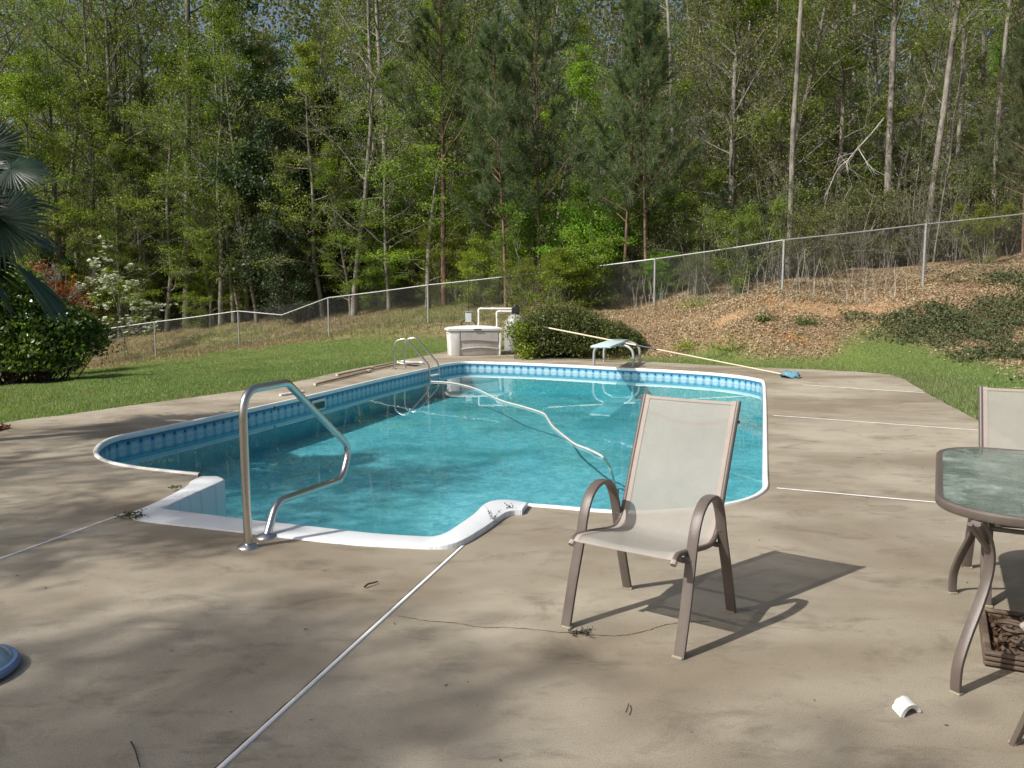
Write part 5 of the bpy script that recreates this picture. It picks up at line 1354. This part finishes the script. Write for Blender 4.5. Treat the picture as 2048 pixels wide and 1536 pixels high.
# ------------------------------------------------------------------ round shrub by the filter, glossy bush at the left
def shrub_shell(lobes, n, sz, rs, inner=.72, aspect=.6):
    """leaves through the outer shell of bumpy lobes standing on the ground; lobes: (x, y, z, rx, ry, rz)"""
    out_ = []; w = np.array([l[3] * l[5] + l[3] * l[4] for l in lobes]); w = w / w.sum()
    for l, ww in zip(lobes, w):
        k = int(n * ww); d = rs.normal(size=(k, 3)); d /= np.linalg.norm(d, axis=1)[:, None]; d[:, 2] = np.where(d[:, 2] < -.25, -d[:, 2], d[:, 2])
        bump_ = 1 + .05 * np.sin(d @ np.array([9, 4, 3]) + l[0]) + .05 * np.sin(d @ np.array([-5, 11, 8])) + .04 * np.sin(d @ np.array([17, -13, 15])) + .02 * np.sin(d @ np.array([31, 23, -27]))
        r_ = (inner + (1 - inner) * rs.uniform(0, 1, k) ** .55) * bump_
        out_.append(np.array(l[:3]) + d * r_[:, None] * np.array(l[3:6]))
    return np.concatenate(out_)
g0 = at(1150, 716); zb = -.02
Lb = [(1.15, 20.7, .35, 1.15, .85, 1.05), (.66, 20.6, .25, .62, .75, .80), (1.75, 20.7, .3, .95, .80, .92), (2.45, 20.5, .25, .80, .72, .68), (2.95, 20.45, .2, .42, .6, .50), (.40, 20.55, .2, .25, .45, .45)]
hg = thing('round_shrub', 'large rounded olive-green shrub in two humps beside the diving board', 'shrub', (1.5, 20.6, 0))
rs = np.random.RandomState(21)
C_ = shrub_shell(Lb, 42000, .04, rs, .62); C_ = C_[(C_[:, 2] > .02)]
top_ = C_[:, 2] > .35 + .75 * (1.35 - np.abs(C_[:, 0] - 1.2) * .42) * .9 + rs.normal(size=len(C_)) * .10
V, F = leaf_quads(C_[~top_], .052, rs=rs); mb = MB(); mb.add(V, [F]); o = mb.build('foliage', M['leaf_hedge'], hg, smooth=False)
V, F = leaf_quads(C_[top_], .040, rs=rs); mb = MB(); mb.add(V, [F]); o = mb.build('new_growth', M['leaf_hedge_tip'], hg, smooth=False)
mb = MB()
for i in range(240):
    l = Lb[rs.randint(0, 5)]; a = rs.uniform(0, 6.28); p = np.array([l[0] + rs.uniform(-.3, .3) * l[3], l[1] + rs.uniform(-.3, .3), -.05]); d = rs.normal(size=3); d[2] = abs(d[2]) * 1.2 + .2; d = unit(d)
    e_ = np.array(l[:3]) + d * np.array(l[3:6]) * rs.uniform(.8, 1.04); limb(mb, p, e_ - p, np.linalg.norm(e_ - p), .010, .003, rs, 4, .05, 0, 3)
mb.build('stems', M['bark_dark'], hg)
for (px, py, n, s_, lb) in ((1032, 662, 500, .28, 'bright green leafy weed climbing the left flank of the round shrub'), (1052, 703, 350, .22, 'bright green leafy sprout at the foot of the round shrub')):
    c0 = np.array(aty(px, py, 19.9 if py < 690 else 19.75)); C_ = c0 + rs.normal(size=(n, 3)) * np.array([s_ * .6, s_ * .35, s_ * .55]); C_[:, 2] = np.maximum(C_[:, 2], .02)
    V, F = leaf_quads(C_, .07, rs=rs); mb = MB(); mb.add(V, [F])
    for k in range(8): e_ = C_[k]; b0_ = np.array([c0[0] + rs.normal() * .03, c0[1] + .1, 0]); mb.tube([b0_, (b0_ + e_) / 2 + .02, e_], .006, 3)
    o = mb.build('leafy_weed', M['leaf_lime'], None, smooth=False); tag(o, lb, 'weed')

gb = thing('glossy_bush', 'large dark glossy-leaved bush at the left beside the lawn', 'bush', (-10.4, 17.8, terr1(-10.4, 17.8)))
zb = terr1(-10.2, 17.8)
Lb2 = [(-11.2, 17.9, zb + 1.0, 1.6, 1.4, 1.4), (-10.2, 17.9, zb + .8, 1.25, 1.2, 1.05), (-12.4, 18, zb + 1.1, 1.3, 1.2, 1.4), (-9.65, 18.1, zb + .95, .75, .8, .65), (-10.8, 17.6, zb + .45, 1.5, 1.1, .5), (-10.9, 17.6, zb + 1.9, 1.0, .9, .75), (-12.0, 17.6, zb + 2.1, .9, .9, .6)]
C_ = shrub_shell(Lb2, 36000, .09, rs, .5); C_ = C_[C_[:, 2] > zb + .12]
V, F = leaf_quads(C_, .105, rs=rs, aspect=.5); mb = MB(); mb.add(V, [F]); mb.build('foliage', M['leaf_bush'], gb, smooth=False)
mb = MB()
for i in range(150):
    l = Lb2[rs.randint(0, 6)]; p = np.array([l[0] * .6 - 11.0 * .4 + rs.normal() * .2, 17.9 + rs.normal() * .15, zb - .1]); d = rs.normal(size=3); d[2] = abs(d[2]); d = unit(d); e_ = np.array(l[:3]) + d * np.array(l[3:6])
    limb(mb, p, e_ - p, np.linalg.norm(e_ - p), .016, .004, rs, 5, .06, 0, 4)
mb.build('stems', M['bark_dark'], gb)

# ------------------------------------------------------------------ fan palm at the left edge
PX, PY = -6.05, 8.6
palm = thing('fan_palm', 'fan palm reaching its dark pleated fronds into the photo from the left', 'palm tree', (PX, PY, 0))
CZ = 2.35
rs = np.random.RandomState(15)
mb = MB(); tp_ = [(PX, PY, -.1 + (CZ + .1) * i / 14) for i in range(15)]; mb.tube(tp_, [.10 + .012 * (i % 2) for i in range(15)], 12); mb.build('trunk', M['palm_trunk'], palm)
def frond(az, el, Lp, R_, droop, seed, roll=0):
    rs = np.random.RandomState(seed); base = np.array([PX, PY, CZ]); d = np.array([math.cos(az) * math.cos(el), math.sin(az) * math.cos(el), math.sin(el)])
    P_ = [base]
    for i in range(6): d = unit(d + np.array([0, 0, -droop / 6])); P_.append(P_[-1] + d * Lp / 6)
    hub = P_[-1]; side = unit(np.cross(d, [0, 0, 1])); upv = np.cross(side, d)
    if roll: side, upv = side * math.cos(roll) + upv * math.sin(roll), upv * math.cos(roll) - side * math.sin(roll)
    pet = MB(); pet.tube(P_, .011, 5)
    lf_ = MB(); ns = 44
    for k in range(ns):
        a = math.radians(-150 + 300 * k / (ns - 1)); ld = unit(d * math.cos(a) + side * math.sin(a) + upv * .14 * abs(math.sin(a)) + rs.normal(size=3) * .02)
        L = R_ * (1 - .18 * abs(a) / 2.6) * rs.uniform(.92, 1.06); wv = unit(np.cross(ld, upv)); nv = unit(np.cross(wv, ld))
        rows_ = []
        for t, w_, sg in ((.03, .006, 0), (.3, .021, 0), (.55, .026, -.005), (.78, .017, -.03), (1.0, .002, -.09)):
            c_ = hub + ld * L * t + np.array([0, 0, sg * 1.6 * R_]); rows_.append([tuple(c_ - wv * w_ - nv * .5 * w_), tuple(c_ + nv * .45 * w_), tuple(c_ + wv * w_ - nv * .5 * w_)])
        lf_.grid(rows_)
    o = lf_.build('frond', M['palm'], palm, smooth=False); pet.build('leaf_stalk', M['palm'], o, smooth=True)
fr_spec = [(-.15, .10, .72, .62, .3), (.35, .45, .66, .58, .35), (-.55, .40, .62, .58, .5), (.9, .15, .7, .6, .4), (1.6, .5, .6, .58, .4), (2.4, .3, .65, .6, .4), (3.2, .4, .6, .6, .4), (4.0, .25, .65, .6, .4), (4.8, .5, .6, .55, .5), (5.4, .2, .7, .6, .5),
           (.1, -.35, .65, .6, .9), (-.8, -.2, .65, .58, .7), (1.2, -.3, .6, .55, .8), (.5, -.75, .5, .55, .9), (-.3, -.8, .45, .5, .8), (2.9, -.3, .6, .55, .8), (.6, .95, .55, .55, .3), (3.9, 1.1, .5, .55, .2), (2.0, -.6, .5, .5, .8)]
for i, sp in enumerate(fr_spec): frond(*sp, seed=50 + i, roll=rs.uniform(-.5, .5))

def fan(hub, d, nrm, R_, seed, spread=150, sag=.06):
    rs = np.random.RandomState(seed); base = np.array([PX, PY, CZ]); hub = np.array(hub); d = unit(np.array(d, float)); nrm = np.array(nrm, float); nrm = unit(nrm - d * np.dot(nrm, d)); side = np.cross(nrm, d)
    pet = MB(); mid_ = (base + hub) / 2 + np.array([0, 0, .10]); pet.tube(smooth_path([base, mid_, hub], 5), .011, 5); lf_ = MB(); ns = 46
    for k in range(ns):
        a = math.radians(-spread + 2 * spread * k / (ns - 1)); ld = unit(d * math.cos(a) + side * math.sin(a) - nrm * .16 + rs.normal(size=3) * .025); L = R_ * (1 - .15 * abs(a) / 2.6) * rs.uniform(.9, 1.06); wv = unit(np.cross(ld, nrm)); nv = unit(np.cross(wv, ld)); rows_ = []
        for t, w_, sg in ((.03, .005, 0), (.3, .018, 0), (.55, .021, -.1), (.78, .013, -.5), (1.0, .001, -1.4)):
            c_ = hub + ld * L * t + np.array([0, 0, sg * sag * R_]); rows_.append([tuple(c_ - wv * w_ - nv * .6 * w_), tuple(c_ + nv * .6 * w_), tuple(c_ + wv * w_ - nv * .6 * w_)])
        lf_.grid(rows_)
    o = lf_.build('frond', M['palm'], palm, smooth=False); pet.build('leaf_stalk', M['palm'], o)
fan(aty(-4, 440, 8.3), (1, -.1, -.25), (.15, -1, .35), .54, 91)
fan(aty(22, 338, 8.7), (1, .1, .05), (-.1, -.7, .75), .42, 92)
fan(aty(32, 528, 8.2), (.72, .1, -.62), (.9, -.15, .6), .62, 93, 16, .12)
fan(aty(-30, 300, 8.9), (.6, .2, .7), (.2, -1, .4), .45, 95, 130)
# ------------------------------------------------------------------ mulch, lawn, litter, ivy
rs = np.random.RandomState(31)
mp = [at(24, 856.5), at(-30, 849), at(-200, 862), Vector((-7.4, 7.6, 0)), Vector((-6.9, 7.4, 0)), at(-40, 872)]
mq = arr2(mp); nQ = 9000; q = np.c_[rs.uniform(mq[:, 0].min(), mq[:, 0].max(), nQ), rs.uniform(mq[:, 1].min(), mq[:, 1].max(), nQ)]; q = q[inside(q, mq)]
C_ = np.c_[q, .01 + .03 * rs.uniform(0, 1, len(q))]; V, F = leaf_quads(C_, .05, rs=rs, aspect=.35); mb = MB(); mb.add(V, [F]); mb.add([(p.x, p.y, .008) for p in mp], [np.arange(len(mp))[None]])
M['mulch'] = leafmat('mulch', (.05, .012, .008), (.12, .025, .015), (.20, .05, .03), trans=0)
o = mb.build('bark_mulch', M['mulch'], None, smooth=False); kind(o, 'stuff', 'dark red bark mulch at the foot of the palm')
def blades(Q_, h, w, rs, mat_, name, label, lean=.5, zoff=0):
    n = len(Q_); z = terr(Q_[:, 0], Q_[:, 1]) + zoff; a = rs.uniform(0, 6.28, n); hh = h * rs.uniform(.5, 1.35, n); ww = w * rs.uniform(.7, 1.3, n)
    dx = np.cos(a) * ww; dy = np.sin(a) * ww; la = rs.uniform(0, 6.28, n); lr = hh * lean * rs.uniform(.2, 1.3, n)
    b0_ = np.c_[Q_, z - .01]; V = np.stack([b0_ + np.c_[dx, dy, np.zeros(n)], b0_ - np.c_[dx, dy, np.zeros(n)], b0_ + np.c_[lr * np.cos(la), lr * np.sin(la), hh]], 1).reshape(-1, 3)
    mb = MB(); mb.add(V, [np.arange(3 * n).reshape(n, 3)]); o = mb.build(name, M[mat_], None, smooth=False); return kind(o, 'stuff', label)
def sample(n, x0, x1, y0, y1, rs): return np.c_[rs.uniform(x0, x1, n), rs.uniform(y0, y1, n)]
def vis(Q_): return np.abs(Q_[:, 0]) < Q_[:, 1] * .66 + .4
Q_ = np.vstack([sample(430000, -12, 2, 9.5, 19, rs), sample(330000, -16, 3, 17, 31, rs), sample(150000, 4, 14.5, 9, 19, rs)])
Q_ = Q_[vis(Q_)]; l_, d_ = zones(Q_); dk = seg_dist(Q_, DK, True); out_m = ~inside(Q_, DK)
near_edge = np.clip(1 - dk / .25, 0, 1)
keep = out_m & (rs.uniform(size=len(Q_)) < l_ * (.75 + .25 * hash_n(Q_, 2.2)))
pal_ = hash_n(Q_, .9) * .5 + hash_n(Q_, 3.7) * .35 + rs.normal(size=len(Q_)) * .45 > .36
keep &= rs.uniform(size=len(Q_)) < .82 + .3 * hash_n(Q_, 5)
blades(Q_[keep & ~pal_], .048, .0075, rs, 'grass', 'lawn_grass', 'short green mown grass beside the deck')
blades(Q_[keep & pal_], .042, .0075, rs, 'grass_pale', 'faded_grass', 'faded yellowish blades mixed through the lawn')
# longer tufts along the deck's edge on the bank side
Q2 = sample(160000, 3, 14, 9, 20, rs); Q2 = Q2[vis(Q2)]; dk2 = seg_dist(Q2, DK, True); k2 = ~inside(Q2, DK) & (rs.uniform(size=len(Q2)) < (1 - sm(.15, 1.1, dk2 + .5 * hash_n(Q2, 3))) * .8); Q2 = Q2[k2]; p2_ = hash_n(Q2, 2.1) * .5 + rs.normal(size=len(Q2)) * .5 > .0; blades(Q2[~p2_], .075, .007, rs, 'grass', 'edge_grass', 'longer green grass along the foot of the bank'); blades(Q2[p2_], .07, .007, rs, 'grass_pale', 'faded_edge_grass', 'faded grass along the foot of the bank')
# dry meadow beyond and along the left fence
Q3 = sample(230000, -22, 4, 20, 42, rs); Q3 = Q3[vis(Q3)]; l3, d3 = zones(Q3); k3 = rs.uniform(size=len(Q3)) < d3 * .8
Q3 = Q3[k3]; g3 = hash_n(Q3, 1.1) + rs.normal(size=len(Q3)) * .35 > .25
blades(Q3[~g3], .12, .010, rs, 'grass_dry', 'dry_grass', 'dry tan grass on the slope along the fence'); blades(Q3[g3], .11, .010, rs, 'grass', 'meadow_grass', 'green grass mixed into the dry slope')
# leaf litter on the bank
Q4 = sample(380000, 0, 15.5, 13, 25, rs); Q4 = Q4[vis(Q4)]; l4, d4 = zones(Q4); fy4 = np.interp(Q4[:, 0], FN[:, 0], FN[:, 1])
k4 = (~inside(Q4, DK)) & (rs.uniform(size=len(Q4)) < (1 - l4) * (1 - d4) * .75 * (.55 + .45 * (hash_n(Q4, 2.0) > -.25)) * (1 - .9 * clay_at(Q4))) & (Q4[:, 1] < fy4 + 2.5)
Q4 = Q4[k4]; C_ = np.c_[Q4, terr(Q4[:, 0], Q4[:, 1]) + .012 + .02 * rs.uniform(size=len(Q4))]; sz_ = rs.uniform(.03, .075, len(C_)); V, F = leaf_quads(C_, sz_, rs=rs, aspect=.5, tilt=.5); mb = MB(); mb.add(V, [F]); hf = len(C_) // 2; V, F = leaf_quads(C_[:hf] + np.array([.05, .03, .004]), .16, rs=rs, aspect=.05, tilt=.35); mb.add(V, [F]); o = mb.build('leaf_litter', M['litter'], None, smooth=False); kind(o, 'stuff', 'fallen tan leaves covering the bank')
Q5 = sample(60000, 0, 15.5, 13, 25, rs); Q5 = Q5[vis(Q5)]; l5, d5 = zones(Q5); k5 = (~inside(Q5, DK)) & (rs.uniform(size=len(Q5)) < (1 - l5) * .35 * (hash_n(Q5, 1.3) > .1)); blades(Q5[k5], .16, .007, rs, 'grass_dry', 'dry_stalks', 'dry grass stalks on the bank', lean=.9)
# ivy patches on the right of the bank
def patch(px, py, Y): p = aty(px, py, Y); return (p.x, p.y)
Q6 = sample(150000, 5.5, 15.5, 12.5, 21.5, rs); Q6 = Q6[vis(Q6)]
el = 0
for (cx_, cy_, rx_, ry_, w_) in ((9.6, 18.2, 1.9, .95, 1), (12.2, 18.4, 1.9, 1.1, 1), (10.6, 16.6, 1.6, .8, .8), (13.0, 16.4, 1.6, 1.1, 1), (7.9, 18.7, .7, .6, .7), (12.4, 19.9, 1.2, .7, .8), (5.3, 18.6, .40, .32, .9), (5.0, 18.2, .25, .2, .9)):
    el = np.maximum(el, w_ * np.exp(-(((Q6[:, 0] - cx_) / rx_) ** 2 + ((Q6[:, 1] - cy_) / ry_) ** 2) ** 1.5))
fy6 = np.interp(Q6[:, 0], FN[:, 0], FN[:, 1])
k6 = (el + .34 * hash_n(Q6, 3.4) + .14 * rs.normal(size=len(Q6)) > .55) & (seg_dist(Q6, DK, True) > 1.4); Q6 = Q6[k6]
bz = .05 + .10 * np.clip(hash_n(Q6, 4) + .6, 0, 1.4) * rs.uniform(.3, 1, len(Q6)); C_ = np.c_[Q6, terr(Q6[:, 0], Q6[:, 1]) + bz]
V, F = leaf_quads(C_, .065, rs=rs, aspect=.6, tilt=.8); mb = MB(); mb.add(V, [F]); o = mb.build('ivy', M['leaf_ivy'], None, smooth=False); kind(o, 'stuff', 'dark green ground cover in patches on the bank')
# small leafy plants on the bank
for i, (px, py, Y, s_, kd, lb) in enumerate(((1465, 640, 18.6, .30, 'leaf_lime', 'low yellow-green shrublet on the leaf-strewn bank below the middle fence post'), (1380, 628, 19.3, .18, 'leaf_lime', 'tiny yellow-green seedling on the bank near the round shrub'), (1612, 622, 18.6, .16, 'leaf_holly', 'small dark green sprout on the leaf-strewn bank'), (1530, 620, 18.9, .12, 'leaf_holly', 'little green sprout left of the dark one on the bank'),
        (1395, 590, 21.5, .25, 'leaf_lime', 'straggly lime seedling at the bank fence foot'), (1930, 530, 20.2, .35, 'needle', 'spiky young pine shoot at the top of the bank by the fence'))):
    p = aty(px, py, Y); g_ = terr1(p.x, Y); n = 260; C_ = np.array([p.x, Y, g_ + s_ * .4]) + rs.normal(size=(n, 3)) * np.array([s_, s_ * .6, s_ * .45]); C_[:, 2] = np.maximum(C_[:, 2], g_ + .02)
    V, F = leaf_quads(C_, .055, rs=rs); mb = MB(); mb.add(V, [F])
    for k in range(10): mb.tube([(p.x, Y, g_ - .02), tuple((np.array([p.x, Y, g_]) + C_[k]) / 2 + .01), tuple(C_[k])], .004, 3)
    o = mb.build('seedling', M[kd], None, smooth=False); tag(o, lb, 'seedling')
mb = MB()
for i in range(90):
    x = rs.uniform(3.4, 9.5); Y = fence_y(x) + rs.uniform(-.9, .8); g_ = terr1(x, Y); h_ = rs.uniform(.3, 1.1); limb(mb, (x, Y, g_ - .03), (rs.normal() * .2, rs.normal() * .2, 1), h_, .006, .002, rs, 4, .08, 0, 3)
o = mb.build('dead_stalks', M['twig_dead'], None); kind(o, 'stuff', 'dead weed stalks along the bank fence')
# bits floating on and lying under the water
C_ = []
while len(C_) < 150:
    q = np.array([[rs.uniform(-4, 5), rs.uniform(5.2, 17)]])
    if inside(q, arr2(water_line))[0]: C_.append((q[0, 0], q[0, 1], WZ + .003 if rs.uniform() < .4 else FZ + .01))
C_ = np.array(C_); V, F = leaf_quads(C_, .035, rs=rs, aspect=.3, tilt=.1); mb = MB(); mb.add(V, [F]); o = mb.build('debris', M['bark_dark'], None, smooth=False); kind(o, 'stuff', 'tiny leaf fragments on the pool water')
q = []
while len(q) < 260:
    a = np.array([[rs.uniform(-6, 8), rs.uniform(2, 17)]])
    if inside(a, DK)[0] and not inside(a, POOLP)[0] and seg_dist(a, POOLP, True)[0] > .15: q.append(a[0])
q = np.array(q); C_ = np.c_[q, np.full(len(q), .004)]; V, F = leaf_quads(C_, .022, rs=rs, aspect=.35, tilt=.15); mb = MB(); mb.add(V, [F]); o = mb.build('deck_crumbs', M['bark_dark'], None, smooth=False); kind(o, 'stuff', 'scattered specks and leaf crumbs on the deck')

# ------------------------------------------------------------------ tall trees behind the camera; their shade dapples the deck
T['shade'] = make_tree(61, 19, .25, .42, 30, 3.8, leafm='leaf_spring', nsub=6, ntw=5, leaves=8, lsz=.16, lspread=.34, bark='bark_grey')
T['shade_low'] = make_tree(62, 15.5, .2, .62, 30, 2.7, leafm='leaf_spring', nsub=6, ntw=5, leaves=9, lsz=.14, lspread=.26, bark='bark_grey')
for i, (k_, gx_, gy_, h_, s, rz) in enumerate((('shade_low', -.4, -.7, 12.2, 1.0, .3), ('shade_low', -5.6, 2.3, 12.2, .9, 2.0), ('shade_low', 3.4, -.5, 12.2, .95, 1.1), ('shade_low', 1.7, -.5, 12.2, .95, 4.4), ('shade_low', -3.4, -.9, 12.2, .9, 5.2), ('shade', -6.0, 6.8, 13, .75, 4.1), ('shade_low', -4.9, 5.4, 12.2, .55, 3.3))):
    plant('shade_tree', T[k_], ('leafy tree throwing dappled shade on the deck from ' + ('behind the camera', 'beside the blue float', 'behind the glass table', 'right behind the viewer', 'left behind the viewer', 'beyond the palm', 'between palm and blue float')[i]), 'tree', (gx_ - .88 * h_ * s, gy_ - .55 * h_ * s, 0), rz, s, 'shade trees behind the viewpoint')
# two neighbours that would read alike are told apart by their size
_by = {}
for o in list(COL.objects):
    if o.parent is None and o.get('label') and not o.get('kind'): _by.setdefault(o['label'], []).append(o)
for lb, os_ in _by.items():
    if len(os_) < 2 or len(os_) > 3 or 'outside the photo' in lb: continue
    os_.sort(key=lambda o: -o.scale.x / max(o.location.y, 1))
    for o, w_ in zip(os_, ('larger', 'smaller') if len(os_) == 2 else ('largest', 'middling', 'smallest')): o['label'] = w_ + ' ' + lb
